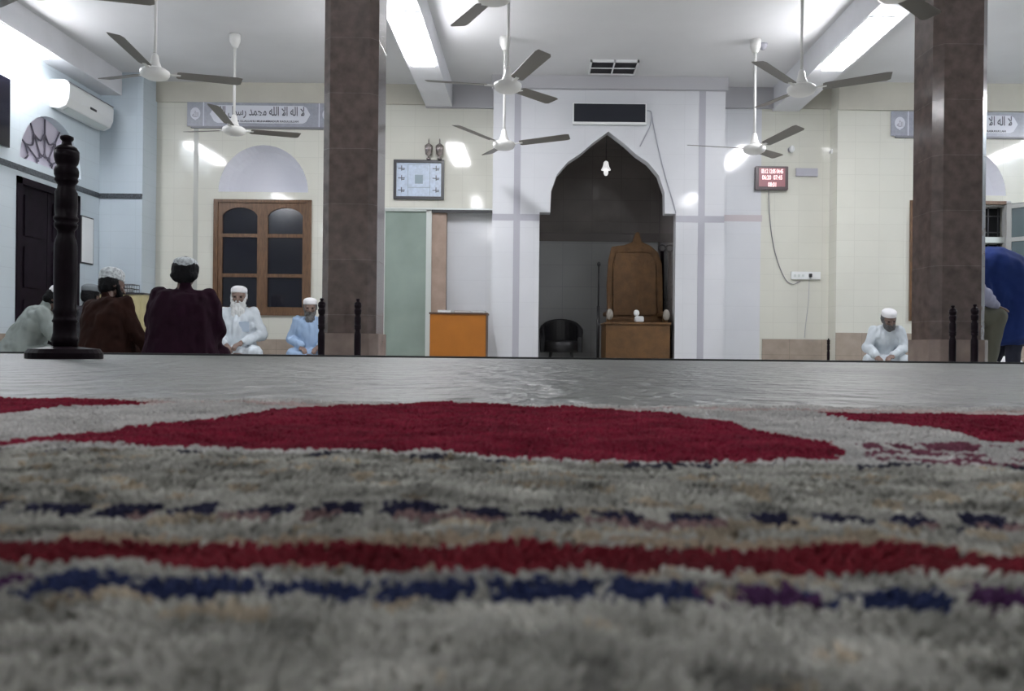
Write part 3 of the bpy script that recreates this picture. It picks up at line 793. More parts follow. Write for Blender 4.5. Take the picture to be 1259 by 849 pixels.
for s, xa in ((-1, m0 + .045), (1, m1 - .06)):
    zt_ = zat(755, 381, 9.7)
    arm = MB().box(xa - .035, xa + .035, 9.66, 10.22, zt_ - .06, zt_ - .01).box(xa - .03, xa + .03, 9.72, 9.78, seat_z, zt_ - .06).build('armrest', M['minbar'], mb_, bevel=.008)
    MB().ell((xa, 9.665, zt_ - .055), (.042, .04, .07)).build('arm_scroll', M['armtip'], arm, True)
tag(mb_)
wb = thing('white_box', 'small white box with a round white top on the wooden preaching seat', 'box', (P(784, 390, 9.75).x, 9.75, seat_z))
wx = P(785, 390, 9.75).x
MB().box(wx - .045, wx + .06, 9.70, 9.80, seat_z + .001, seat_z + .075).build('box_body', M['white'], wb, bevel=.01)
MB().ell((wx - .025, 9.75, seat_z + .115), (.036, .03, .042)).build('round_top', M['white'], wb, True)

tc_ = thing('tub_chair', 'low black rounded chair at the left inside the mihrab', 'chair', (P(690, 430, 10.2).x, 10.2, ZF))
tx, ty = P(690, 430, 10.15).x, 10.2; rr = .27
seg = []
for i in range(17):
    th = PI * (-.12 + 1.24 * i / 16); hh = .30 + .24 * math.sin(PI * i / 16) ** .7
    seg.append((th, hh))
g = MB()
rings = []
for th, hh in seg:
    c, s_ = math.cos(th), math.sin(th)
    rings.append([(tx + c * rr, ty + s_ * rr, ZF + .12), (tx + c * (rr + .01), ty + s_ * (rr + .01), ZF + hh), (tx + c * (rr - .02), ty + s_ * (rr - .02), ZF + hh + .02), (tx + c * (rr - .05), ty + s_ * (rr - .05), ZF + hh), (tx + c * (rr - .05), ty + s_ * (rr - .05), ZF + .12)])
g.loft(rings); g.build('shell', M['black'], tc_, smooth=False, bevel=.004)
MB().lathe([(.21, .12), (.225, .15), (.225, .24), (.20, .27)], (tx, ty, ZF), seg=28).build('seat', M['black'], tc_, True)
for a in (.6, 2.5, 3.8, 5.6): MB().caps((tx + .16 * math.cos(a), ty + .16 * math.sin(a), ZF + .13), (tx + .19 * math.cos(a), ty + .19 * math.sin(a), ZF + .016), .018, .013).build('leg', M['black'], tc_, True)

ms = thing('staff_stand', 'slim black staff on a stand left of the wooden preaching seat', 'stand', (P(735, 430, 9.95).x, 9.95, ZF))
sx = P(735, 430, 9.95).x; zt_ = zat(735, 326, 9.95); zm = zat(735, 376, 9.95)
MB().lathe([(.06, 0), (.06, .012), (.03, .03), (.018, .05)], (sx, 9.95, ZF)).build('base', M['black'], ms, True)
MB().tube([(sx, 9.95, ZF + .04), (sx, 9.95, zm)], .02, 10).build('lower_tube', M['black'], ms, True)
MB().tube([(sx, 9.95, zm - .02), (sx + .002, 9.95, zt_)], .010, 8).build('upper_tube', M['black'], ms, True)
MB().ell((sx + .002, 9.95, zt_ + .015), (.022, .022, .032)).build('head', M['black'], ms, True)
rs = thing('ring_pole', 'dark pole with a ring on top right of the wooden preaching seat', 'pole', (P(816, 430, 10.3).x, 10.3, ZF))
sx = P(813, 430, 10.40).x; zt_ = zat(817, 308, 10.33)
MB().lathe([(.05, 0), (.05, .015), (.03, .04), (.028, .3), (.036, .32), (.03, .34), (.03, .8), (.038, .82), (.03, .85), (.024, zt_ - ZF)], (sx, 10.40, ZF)).build('pole', M['wood_dark'], rs, True)
MB().tube([(sx + .045 * math.cos(2 * PI * k / 20), 10.40, zt_ + .04 + .045 * math.sin(2 * PI * k / 20)) for k in range(21)], .012, 8).build('ring', M['char'], rs, True)

pl = thing('pendant_lamp', 'small white bell pendant hanging high inside the mihrab arch', 'lamp', (P(745, 205, 10.2).x, 10.2, zat(745, 190, 10.2)))
p = P(745, 209, 10.2)
MB().tube([(p.x, 10.2, 2.795), (p.x, 10.2, p.z + .09)], .004, 6).build('cord', M['black'], pl)
M['bell'] = mat('white_lamp_shade', (.8, .8, .8), .4, emit=(1, 1, 1, 1), es=.6)
MB().lathe([(.012, .115), (.03, .10), (.038, .05), (.055, .015), (.062, 0), (.055, 0)], p).build('shade', M['bell'], pl, True)
MB().ell((p.x, p.y, p.z - .03), (.03, .03, .045)).build('bulb', M['bell'], pl, True)

# ------------------------------------------------------------------ turned posts
PP = [(0, 0), (42.5, 0), (42.5, 7), (39, 12), (22, 14), (14, 15), (14, 20), (15.5, 23), (14, 27), (13, 32), (13, 44), (14.5, 46), (13, 49), (12.5, 54), (14, 58), (12.5, 62),
      (13, 100), (12.8, 140), (11, 148), (9.5, 152), (9.5, 158), (12.5, 162), (13.2, 166), (11.5, 168), (13.8, 171), (13.8, 174), (12, 176), (12.5, 186), (12.5, 205), (10, 210), (9.5, 214), (12, 218), (13.3, 220), (12.2, 223), (13.5, 226),
      (13.8, 232), (12.5, 236), (10.5, 238), (12.5, 241), (14, 248), (14, 256), (11, 261), (6, 264), (5.2, 268), (7.5, 271), (7.5, 274), (3, 276)]
PXM = .70 / 276


def make_post(name, scale, label):
    t = thing(name, label, 'post', group='turned wooden row posts'); k = PXM * scale
    MB().lathe([(r * k, z * k) for r, z in PP[1:6]], seg=32).build('base', M['wood_dark'], t, False)
    MB().lathe([(r * k, z * k) for r, z in PP[5:-6]], seg=20).build('shaft', M['wood_dark'], t, True)
    MB().lathe([(r * k, z * k) for r, z in PP[-7:]], seg=20).build('finial', M['wood_dark'], t, True)
    return t


bpst = make_post('turned_post', 1.0, 'large dark turned wooden post on a round base at the marble edge')
q = P(79.5, 440, 2.5); bpst.location = (q.x, 2.5, 0.0005)
sp_ = make_post('turned_post', .69, '')
for i, (x, D, lb_) in enumerate(((395, 5.25, 'small turned post in front of the light blue shirted man'), (439.5, 5.25, 'small turned post against the front of the left column'),
                               (1171, 5.3, 'small turned post against the front of the right column'), (1198, 5.15, 'small turned post at the right edge of the right column'), (1018.5, 9.3, 'short turned post by the brown dado right of the socket strip'))):
    o = sp_ if i == 0 else copy_tree(sp_)
    o.location = (P(x, 430, D).x, D, ZF + .0005); o['label'] = lb_
    if i == 4: o.scale = (.72, .72, .66)

# ------------------------------------------------------------------ people
def bake(mb, name, m, parent, vox, smooth_it=6, fold=0.0, fscale=7.0, seed=0.0):
    """union of closed shapes as one continuous surface"""
    me = bpy.data.meshes.new('tmp'); me.from_pydata([tuple(v) for v in mb.v], [], mb.f)
    bm = bmesh.new(); bm.from_mesh(me); bmesh.ops.recalc_face_normals(bm, faces=bm.faces); bm.to_mesh(me); bm.free()
    o = bpy.data.objects.new('tmp', me); COL.objects.link(o)
    r = o.modifiers.new('r', 'REMESH'); r.mode = 'VOXEL'; r.voxel_size = vox
    if smooth_it:
        s = o.modifiers.new('s', 'SMOOTH'); s.factor = .5; s.iterations = smooth_it
    bpy.context.view_layer.update(); dg = bpy.context.evaluated_depsgraph_get()
    nm = bpy.data.meshes.new_from_object(o.evaluated_get(dg)); bpy.data.objects.remove(o)
    nm.name = name
    if fold:
        sv = Vector((seed, seed * 1.7, 0))
        cos = []
        for v in nm.vertices:
            p = v.co
            d = noise.noise(Vector((p.x * fscale, p.y * fscale, p.z * fscale * .45)) + sv) * fold + noise.noise(Vector((p.x * fscale * 2.6, p.y * fscale * 2.6, p.z * fscale * 1.3)) + sv) * fold * .5
            cos.append(p + v.normal * d)
        for v, c in zip(nm.vertices, cos): v.co = c
    for p in nm.polygons: p.use_smooth = True
    nm.materials.clear(); nm.materials.append(m)
    ob = bpy.data.objects.new(name, nm); COL.objects.link(ob); ob.parent = parent
    return ob


def hand(g, w, d, n, side=1, curl=.5):
    """palm + four fingers + thumb; w wrist, d pointing direction, n back-of-hand normal"""
    d = Vector(d).normalized(); n = Vector(n); n = (n - d * n.dot(d)).normalized(); s = d.cross(n).normalized() * side; w = Vector(w)
    for k in (-1.5, -.5, .5, 1.5): g.caps(w + s * k * .012 + d * .01, w + s * k * .019 + d * .085, .014, .0125, 8)
    for k, L in ((-1.5, .058), (-.5, .072), (.5, .078), (1.5, .068)):
        a = w + s * k * .0195 + d * .085; b = a + (d - n * curl * .6).normalized() * L * .5; c = b + (d * (1 - curl) - n * curl).normalized() * L * .45
        g.caps(a, b, .0095, .0085, 8); g.caps(b, c, .0085, .007, 8)
    a = w + s * .022 + d * .025; b = a + (s * .8 + d * .7).normalized() * .04; c = b + (s * .15 + d).normalized() * .035
    g.caps(a, b, .013, .011, 8); g.caps(b, c, .011, .009, 8)


def person(label, loc, rz, scale=1.0, lean=0, head=(0, 0, 0), shirt='cloth_w', skin='skin', cap=None, beard=None, hair=True, arms=None, legs=None, cap_h=.055, beard_len=.12,
           wide=1.0, seated=None, cape=True, pocket=False, trousers=None, side=0, seed=1.0, shawl=None, bighair=1.0, hs=1.1):
    t = thing('person', label, 'person')
    R = Matrix.Rotation
    hipc = Vector((0, .04, .11)) if seated is None else Vector(seated)
    TM = Matrix.Translation(hipc) @ R(math.radians(side), 4, 'Y') @ R(math.radians(lean), 4, 'X') @ Matrix.Translation(-Vector((0, .04, .11)))
    T = lambda x, y, z: TM @ Vector((x * wide, y, z))
    neck = T(0, -.005, .625)
    HM = Matrix.Translation(neck) @ TM.to_3x3().to_4x4() @ R(math.radians(head[2]), 4, 'Z') @ R(math.radians(head[0]), 4, 'X') @ R(math.radians(head[1]), 4, 'Y') @ Matrix.Scale(hs, 4)
    Hh = lambda x, y, z: HM @ Vector((x, y, z))
    H3 = HM.to_3x3()
    shL, shR = T(-.165, .0, .545), T(.165, .0, .545)
    arms = arms or [((-.25, -.06, .30), (-.11, -.27, .19)), ((.25, -.06, .30), (.11, -.27, .19))]
    legs = legs or [((-.10, .02, .10), (-.34, -.27, .085), (.02, -.36, .05)), ((.10, .02, .10), (.34, -.27, .085), (-.02, -.30, .05))]
    b = MB()
    b.caps(T(-.07, .04, .12), T(.07, .04, .12), .12, .12); b.caps(T(0, .04, .14), T(0, .02, .32), .13, .12)
    b.caps(T(-.06, .01, .40), T(.06, .01, .40), .115, .115); b.caps(T(-.10, .01, .50), T(.10, .01, .50), .085, .085)
    b.caps(T(0, .01, .52), Hh(0, .005, .03), .062, .052)
    for s_, (e, w) in zip((shL, shR), arms):
        b.caps(s_, e, .052, .04); b.caps(e, w, .038, .026)
        d = Vector(w) - Vector(e); sg = 1 if w[0] < 0 else -1
        hand(b, w, d.normalized() + Vector((0, -.1, -.15)), (0, -.2, 1), sg, .55)
    for h_, k_, a_ in legs:
        b.caps(h_, k_, .085, .058); b.caps(k_, a_, .055, .038)
        fd = Vector(a_) + (Vector((0, -.14, -.02)) if seated is not None else (Vector((.10 if a_[0] > -0.01 else -.10, -.05, -.01))))
        if seated is not None and abs(a_[0] - k_[0]) > .15 and a_[2] < .12: pass
        b.caps(a_, fd, .036, .024)
    # head: skull, jaw, nose, brow, ears, lips
    b.ell(Hh(0, .0, .125), (.074, .094, .098), rot=H3); b.ell(Hh(0, -.030, .075), (.056, .062, .068), rot=H3); b.ell(Hh(0, -.062, .038), (.028, .026, .024), rot=H3)
    b.caps(Hh(0, -.088, .118), Hh(0, -.112, .082), .010, .014, 10)
    b.caps(Hh(-.035, -.082, .128), Hh(.035, -.082, .128), .012, .012, 8); b.caps(Hh(-.018, -.088, .056), Hh(.018, -.088, .056), .009, .009, 8)
    for s_ in (-1, 1): b.ell(Hh(s_ * .076, .008, .098), (.009, .020, .031), rot=H3); b.ell(Hh(s_ * .038, -.07, .088), (.022, .02, .02), rot=H3)
    bake(b, 'body', M[skin], t, .0065, 4)
    for s_ in (-1, 1): MB().ell(Hh(s_ * .030, -.084, .112), (.013, .008, .007), rot=H3).build('eye', M['hair'], t, True)
    # shirt
    g = MB(); I = .026
    g.caps(T(-.07, .04, .12), T(.07, .04, .12), .12 + I, .12 + I); g.caps(T(0, .04, .14), T(0, .02, .32), .135 + I, .125 + I)
    g.caps(T(-.08, .01, .40), T(.08, .01, .40), .115 + I, .115 + I); g.caps(T(-.115, .01, .50), T(.115, .01, .50), .085 + I, .085 + I)
    g.caps(T(-.07, .01, .55), T(.07, .01, .55), .07, .07); g.caps(T(0, .01, .56), Hh(0, .008, .0), .07, .062)
    for s_, (el, w) in zip((shL, shR), arms):
        w_ = Vector(el).lerp(Vector(w), .90)
        g.caps(s_, el, .078, .066); g.caps(el, w_, .066, .050)
    if seated is None:
        for h_, k_, a_ in legs: g.caps(h_, k_, .105, .078); g.caps(k_, Vector(k_).lerp(Vector(a_), .6), .078, .065)
        g.ell((0, -.12, .09), (.24, .22, .085))
    if shawl:
        rg = [[T((shawl * q) * math.cos(2 * PI * j / 24), .01 + dq + ry * math.sin(2 * PI * j / 24), z) for j in range(24)]
              for q, ry, dq, z in ((1.18, .22, .0, .0), (1.05, .20, 0, .14), (.98, .18, 0, .30), (1.0, .165, 0, .42), (.96, .14, 0, .50), (.78, .115, 0, .56), (.42, .08, 0, .60))]
        g.loft(rg)
    bake(g, 'shirt', M[shirt], t, .010, 4, .024, 9, seed)
    if trousers:
        g = MB()
        for h_, k_, a_ in legs: g.caps(h_, k_, .105, .078); g.caps(k_, a_, .078, .055)
        bake(g, 'trousers', M[trousers], t, .011, 5, .012, 8, seed + 3)
    if hair:
        g = MB(); bh = bighair; g.ell(Hh(0, .018, .125), (.083 * bh, .092, .098), rot=H3); g.ell(Hh(0, .045, .075), (.072 * bh * bh, .055, .062), rot=H3)
        for s_ in (-1, 1): g.ell(Hh(s_ * .070, .012, .112), (.018, .038, .045), rot=H3)
        hm = 'hair' if hair is True else hair
        bake(g, 'hair', M[hm], t, .008, 2, .006, 30, seed)
    if cap:
        g = MB(); tilt = R(math.radians(14), 4, 'X')
        mt = HM @ Matrix.Translation((0, .012, .155)) @ R(math.radians(-10), 4, 'X') @ Matrix.Diagonal((.92, 1.12, 1, 1))
        pr = [(.088, -.012), (.091, 0), (.091, cap_h * .55), (.086, cap_h * .8), (.070, cap_h * 1.05), (.045, cap_h * 1.22), (.015, cap_h * 1.3), (.002, cap_h * 1.31)]
        rings = [[mt @ Vector((r * math.cos(2 * PI * j / 24), r * math.sin(2 * PI * j / 24), z)) for j in range(24)] for r, z in pr]
        g.loft(rings); g.build('cap', M[cap], t, True)
    if beard:
        g = MB(); L = beard_len
        bw = 1.3 if L > .1 else 1.0
        g.ell(Hh(0, -.066, .030 - L * .1), (.064 * bw, .034, .050), rot=H3); g.ell(Hh(0, -.078, .0 - L * .45), (.058 * bw, .036, .045 + L * .35), rot=H3)
        g.ell(Hh(0, -.082, -.02 - L * .8), (.036 * bw, .026, .035 + L * .2), rot=H3)
        for s_ in (-1, 1): g.caps(Hh(s_ * .066, -.020, .10), Hh(s_ * .045, -.062, .03), .015, .028); g.caps(Hh(s_ * .012, -.100, .068), Hh(s_ * .034, -.088, .050), .009, .008, 8)
        bake(g, 'beard', M[beard], t, .0065, 3, .008, 35, seed)
    if pocket:
        mt = TM @ Matrix.Translation((.075, -.148, .40)) @ R(math.radians(8), 4, 'X')
        MB().box(-.055, .055, -.012, .012, -.06, .06, mt).build('pocket', mat('pale_blue_pocket', (.42, .50, .60), .8), t, bevel=.004)
    t.location = loc; t.rotation_euler = (0, 0, rz); t.scale = (scale,) * 3
    return t


fl = ZF + .001
LEGN = [((-.10, .02, .10), (-.22, -.28, .085), (.02, -.32, .05)), ((.10, .02, .10), (.22, -.28, .085), (-.02, -.26, .05))]
lap = lambda X, D: (X, D, fl)
# white bearded man under the window
person('seated man in white tunic with long white beard and white cap, under the window', lap(P(294, 430, 9.3).x, 9.3), .22, .985, lean=4, head=(2, 0, 0), shawl=.185, legs=LEGN, shirt='cloth_w', cap='cap_w', beard='beard_w', hair='beard_w', beard_len=.15, pocket=True, seed=1,
       arms=[((-.25, -.05, .30), (-.10, -.29, .17)), ((.26, -.05, .30), (.06, -.30, .20))])
person('seated man in light blue shirt with grey beard and white cap', lap(P(381, 430, 9.25).x, 9.25), .25, .84, lean=8, head=(6, 0, 0), shawl=.18, legs=LEGN, shirt='cloth_lb', cap='cap_w', beard='beard_g', hair='beard_g', beard_len=.06, seed=4)
person('seated man in white tunic and cap leaning forward, left of the right column', lap(P(1087, 430, 9.15).x, 9.15), -.28, .85, lean=30, head=(2, 4, 14), shawl=.165, wide=.92, legs=LEGN, shirt='cloth_w', cap='cap_w', beard='beard_g', hair='beard_g', beard_len=-.03, seed=7,
       arms=[((-.235, -.22, .26), (-.14, -.42, .14)), ((.235, -.22, .26), (.05, -.40, .16))])
# backs on the left
person('seated man in dark brown seen from behind, wearing a tall grey patterned cap', lap(P(131, 430, 6.75).x, 6.75), PI - .25, .93, lean=8, head=(14, 4, -25), side=6, shawl=.24, legs=LEGN, shirt='cloth_br', skin='skin_d', cap='cap_g', wide=1.06, seed=11, cap_h=.085, beard='hair', beard_len=.02,
       arms=[((-.27, -.04, .30), (-.38, -.10, .09)), ((.25, -.08, .30), (.12, -.28, .18))])
person('largest seated man in dark plum seen from behind, under a pale cap with black hair', lap(P(224, 430, 6.5).x, 6.5), PI + .12, 1.03, lean=4, head=(10, 0, 8), shawl=.238, legs=LEGN, bighair=1.14, shirt='cloth_pu', skin='skin_d', cap='cap_g', wide=1.12, seed=13, cap_h=.05,
       arms=[((-.26, -.03, .30), (-.20, -.20, .12)), ((.26, -.08, .34), (.12, -.28, .22))])
person('man in pale grey-green tunic bowed low at the far left, behind the big post', lap(P(27, 430, 7.35).x, 7.35), PI / 2 + .5, .90, lean=24, head=(22, 0, 0), shawl=.2, legs=LEGN, shirt='cloth_g', skin='skin_d', cap='cap_w', seed=17,
       arms=[((-.24, -.28, .26), (-.14, -.42, .14)), ((.24, -.28, .26), (.14, -.42, .14))])
person('man in charcoal with a dark grey cap, mostly hidden behind the man in brown', lap(P(107, 430, 8.5).x, 8.5), PI - .1, .93, legs=LEGN, lean=3, head=(10, 0, 0), shirt='cloth_gr', skin='skin_d', cap='cap_dg', seed=19)
# pink bundle between them
g = MB(); q = P(184, 420, 7.9); g.ell((q.x, 7.9, ZF + .11), (.10, .10, .11)); g.ell((q.x + .05, 7.92, ZF + .17), (.07, .07, .08))
o = bake(g, 'cloth_bundle', M['pink'], None, .012, 4, .02, 12, 2); tag(o, 'dull pink cloth bundle between the two dark clothed men', 'cloth')

# right: man on a chair, mostly behind the column
cxr = P(1160, 430, 6.7).x
person('man in lavender shirt and olive trousers seated behind the right column, knee showing', (cxr, 6.75, fl), PI / 2 + .02, 1.0, lean=2, head=(5, 0, 0), shirt='cloth_lv', cap='cap_w', trousers='cloth_ol', seed=23, seated=(0, .04, .50),
       arms=[((-.22, -.20, .66), (-.12, -.40, .56)), ((.22, -.20, .66), (.10, -.36, .56))],
       legs=[((-.09, .02, .48), (-.11, -.42, .47), (-.11, -.34, .08)), ((.09, .02, .48), (.10, -.40, .46), (.10, -.26, .08))])
ch = thing('square_stool', 'plain dark stool under the man behind the right column', 'stool', (cxr, 6.75, ZF))
MB().box(cxr - .08, cxr + .24, 6.55, 6.95, ZF + .32, ZF + .345).build('seat', M['char'], ch, bevel=.005)
for a in (-.07, .20):
    for b_ in (6.57, 6.91): MB().box(cxr + a, cxr + a + .03, b_, b_ + .03, ZF + .001, ZF + .32).build('leg', M['char'], ch)

# blue robed man bending down
def blue_man():
    t = thing('person', 'man in a royal blue robe bending far forward at the right edge', 'person', (0, 0, 0))
    D = 7.35; X = lambda x: P(x, 400, D).x; z = lambda x, y: zat(x, y, D); V = lambda x, y, d=0: P(x, y, D + d)
    hip = V(1256, 372); up = V(1218, 334); sh = V(1196, 338); hd = V(1172, 352)
    b = MB(); b.caps(hip + Vector((0, -.08, 0)), hip + Vector((0, .08, 0)), .14, .14); b.caps(hip, up, .14, .15); b.caps(up, sh, .15, .10)
    b.caps(sh, hd, .06, .055); b.ell(hd + Vector((-.05, 0, -.05)), (.10, .078, .09)); b.ell(hd + Vector((-.06, 0, -.11)), (.06, .055, .07))
    b.caps(hd + Vector((-.13, 0, -.06)), hd + Vector((-.155, 0, -.085)), .012, .014, 8)
    for s_ in (-1, 1):
        b.ell(hd + Vector((-.03, s_ * .08, -.06)), (.02, .01, .03))
        k = V(1245 - 8 * s_, 402, s_ * .1); f = V(1238 - 12 * s_, 0, s_ * .1); f.z = ZF + .06
        hh = hip + Vector((0, s_ * .09, -.04)); b.caps(hh, k, .095, .06); b.caps(k, f, .056, .038); b.caps(f, f + Vector((-.17, 0, -.03)), .035, .026)
        e = sh + Vector((.03, s_ * .19, -.27)); w = e + Vector((-.10, -.02 * s_, -.22)); b.caps(sh + Vector((0, s_ * .15, 0)), e, .052, .04); b.caps(e, w, .038, .026)
        hand(b, w, (-.3, 0, -1), (-1, 0, .3), s_, .4)
    bake(b, 'body', M['skin_d'], t, .008, 4)
    g = MB(); g.caps(hip + Vector((0, -.09, 0)), hip + Vector((0, .09, 0)), .19, .19)
    prev = None
    for x, y, r in ((1256, 372, .20), (1244, 353, .21), (1228, 338, .21), (1213, 330, .20), (1198, 332, .16)):
        p_ = V(x, y); p_.z += 0
        for s_ in (-.08, .08):
            if prev is not None: g.caps(prev[0] + Vector((0, s_, 0)), p_ + Vector((0, s_, 0)), prev[1], r)
        prev = (p_, r)
    for s_ in (-1, 1):
        e = sh + Vector((.03, s_ * .19, -.27)); w = e + Vector((-.08, -.02 * s_, -.17)); g.caps(sh + Vector((0, s_ * .15, 0)), e, .085, .075); g.caps(e, w, .072, .065)
        g.caps(V(1256, 370, s_ * .09), V(1247, 405, s_ * .12), .17, .15); g.caps(V(1225, 345, s_ * .09), V(1222, 385, s_ * .11), .15, .12)
    g.caps(V(1246, 405, -.1), V(1236, 408, -.1), .14, .12)
    bake(g, 'robe', M['cloth_bl'], t, .013, 6, .03, 5, 31)
    g = MB()
    for s_ in (-1, 1):
        k = V(1243 - 6 * s_, 405, s_ * .1); f = V(1238 - 12 * s_, 0, s_ * .1); f.z = ZF + .1; g.caps(k, f, .085, .06)
    bake(g, 'trousers', M['cloth_navy'], t, .012, 4, .012, 8, 33)
    g = MB(); g.ell(hd + Vector((-.04, 0, -.03)), (.105, .088, .085)); bake(g, 'cap', M['cap_w'], t, .008, 2)


blue_man()
# low dark stool and white cloth beside him
so = thing('low_stool', 'low dark stool on the floor at the far right edge', 'stool', (P(1256, 430, 8.6).x, 8.6, ZF))
ax, zz = P(1256, 430, 8.6).x, zat(1256, 420, 8.6)
MB().box(ax - .14, ax + .16, 8.45, 8.75, zz - .05, zz).build('seat', M['black'], so, bevel=.006)
for a in (-.13, .12):
    for b_ in (8.46, 8.71): MB().box(ax + a, ax + a + .03, b_, b_ + .03, ZF + .001, zz - .05).build('leg', M['black'], so)
g = MB(); q = P(1238, 440, 8.0); g.ell((q.x, 8.0, ZF + .07), (.09, .09, .07)); g.caps((q.x - .03, 8, ZF + .06), (q.x + .1, 7.98, ZF + .05), .05, .045)
o = bake(g, 'folded_cloth', M['cap_w'], None, .01, 3, .02, 12, 5); tag(o, 'crumpled white cloth on the floor below the blue robed man', 'cloth')

# ------------------------------------------------------------------ rug
ZR = .006


def inpoly(x, y, poly):
    ins = np.zeros(x.shape, bool); n = len(poly)
    for i in range(n):
        (x0, y0), (x1, y1) = poly[i], poly[(i + 1) % n]
        c = ((y0 > y) != (y1 > y)); ins ^= c & (x < (x1 - x0) * (y - y0) / ((y1 - y0) + 1e-12) + x0)
    return ins


def vnoise(x, y, seed=0):
    xi = np.floor(x).astype(np.int64); yi = np.floor(y).astype(np.int64); fx, fy = x - xi, y - yi
    fx = fx * fx * (3 - 2 * fx); fy = fy * fy * (3 - 2 * fy)

    def h(a, b):
        v = (a * 374761393 + b * 668265263 + seed * 974634777) & 0xffffffff
        v = ((v ^ (v >> 13)) * 1274126177) & 0xffffffff
        return ((v ^ (v >> 16)) & 0xffff) / 65535.0
    return (h(xi, yi) * (1 - fx) + h(xi + 1, yi) * fx) * (1 - fy) + (h(xi, yi + 1) * (1 - fx) + h(xi + 1, yi + 1) * fx) * fy


def rugp(pts): return [onfloor(x, y, ZR) for x, y in pts]


MOT = rugp([(-60, 531), (0, 540), (120, 527), (250, 512), (350, 500), (430, 495), (560, 494), (700, 497), (800, 502), (850, 510), (900, 520), (960, 532), (1010, 541), (1037, 552), (1033, 562), (900, 563), (700, 559), (400, 552), (230, 549), (120, 544), (40, 541), (0, 545), (-60, 548)])
MOL = rugp([(-400, 480), (-200, 485), (60, 486.5), (130, 489), (182, 492.5), (120, 497), (60, 500), (0, 506), (-200, 516), (-400, 530)])
MOR = rugp([(998, 506), (1100, 506), (1200, 508), (1500, 512), (1700, 540), (1500, 560), (1300, 546), (1230, 540), (1160, 529), (1100, 520), (1040, 512)])
BUR = rugp([(1060, 544), (1160, 541), (1259, 549), (1400, 560), (1400, 580), (1259, 572), (1120, 568), (1068, 560)])


def yline(p0, p1):
    a, b = onfloor(*p0, ZR), onfloor(*p1, ZR); m = (b[1] - a[1]) / (b[0] - a[0]); return a[1] - m * a[0], m


D1 = yline((0, 616), (1259, 636)); RS = yline((0, 668), (1259, 686)); D2 = yline((0, 709), (1259, 728))
PALE_Y = yline((0, 549), (1259, 572))


def rugcolor(x, y):
    nz = (vnoise(x * 260, y * 90, 1) - .5) * .0035 + (vnoise(x * 700, y * 300, 2) - .5) * .002
    s = y / .2
    xx, yy = x + (vnoise(x * 500, y * 500, 9) - .5) * .004, y + nz
    base = np.empty(x.shape + (3,)); g = .40 + .62 * vnoise(x * 60, y * 130, 3) + .34 * (vnoise(x * 170, y * 380, 4) - .3)
    base[..., 0] = .42 * g; base[..., 1] = .415 * g; base[..., 2] = .375 * g
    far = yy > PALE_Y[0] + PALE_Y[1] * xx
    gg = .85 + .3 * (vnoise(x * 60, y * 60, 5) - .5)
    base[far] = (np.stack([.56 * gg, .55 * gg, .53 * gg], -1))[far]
    # darker spots scattered at random over the grey area
    sp = vnoise(x * 120, y * 160, 6) > .80; base[sp & ~far] *= .55
    bw = vnoise(x * 90, y * 140, 12) > .78; base[bw & ~far] *= np.array([1.0, .86, .72])
    red = inpoly(xx, yy, MOT) | inpoly(xx, yy, MOR) | inpoly(xx, yy, MOL)
    rg = .8 + .5 * (vnoise(x * 70, y * 120, 7) - .3)
    base[red] = (np.stack([.21 * rg, .012 * rg, .034 * rg], -1))[red]
    bu = inpoly(xx, yy, BUR) & (vnoise(x * 130, y * 130, 8) > .45); base[bu] = (.17, .055, .085)
    c = yy - (RS[0] + RS[1] * xx); m = np.abs(c + (vnoise(x * 60, y * 0, 14) - .5) * .004) < .0100; base[m] = (np.stack([.15 * rg, .011 * rg, .020 * rg], -1))[m]
    c = yy - (RS[0] + RS[1] * xx); m = (c > .010) & (c < .018) & (vnoise(x * 90, y * 90, 15) > .35); base[m] = np.array([.30, .24, .18])
    c = yy - (D1[0] + D1[1] * xx); m = (np.abs(c) < .0068) & (((xx / .0187) % 1) < .58 + .2 * vnoise(x * 20, y * 0, 16)); base[m] = (.018, .018, .045)
    m = (np.abs(c + .006) < .0035) & (vnoise(x * 110, y * 0, 17) > .5); base[m] = (.20, .13, .13)
    c = yy - (D2[0] + D2[1] * xx); m = (np.abs(c) < .0060) & (((xx / .0205 + .3) % 1) < .86); base[m] = (.016, .024, .075)
    pur = m & (vnoise(x * 50, y * 0, 18) > .62); base[pur] = (.06, .02, .07)
    m = (np.abs(c - .008) < .003); base[m] = np.maximum(base[m], .20)
    e = yy - (PALE_Y[0] + PALE_Y[1] * xx); m = (np.abs(e + .004) < .0045) & (vnoise(x * 75, y * 0, 25) > .60); base[m] = (.035, .035, .055)
    e = yy - RUG_EDGE(xx); m = (e > -.05) & (e < -.03); base[m] = base[m] * np.array([1.0, .82, .80])
    return np.clip(base, 0, 1)


EA = yline((0, 486), (1259, 501))
def RUG_EDGE(x): return EA[0] + EA[1] * x


rug = thing('prayer_rug', 'grey piled prayer rug with red arch motif and navy dashes on the marble', 'rug', (0, .3, 0.0))
M['rug'] = bpy.data.materials.new('wool_pile'); M['rug'].use_nodes = True
nt = M['rug'].node_tree; bb = nt.nodes['Principled BSDF']; va = nt.nodes.new('ShaderNodeVertexColor'); va.layer_name = 'Col'
nt.links.new(va.outputs['Color'], bb.inputs['Base Color']); bb.inputs['Roughness'].default_value = .9; bb.inputs['Specular IOR Level'].default_value = .15


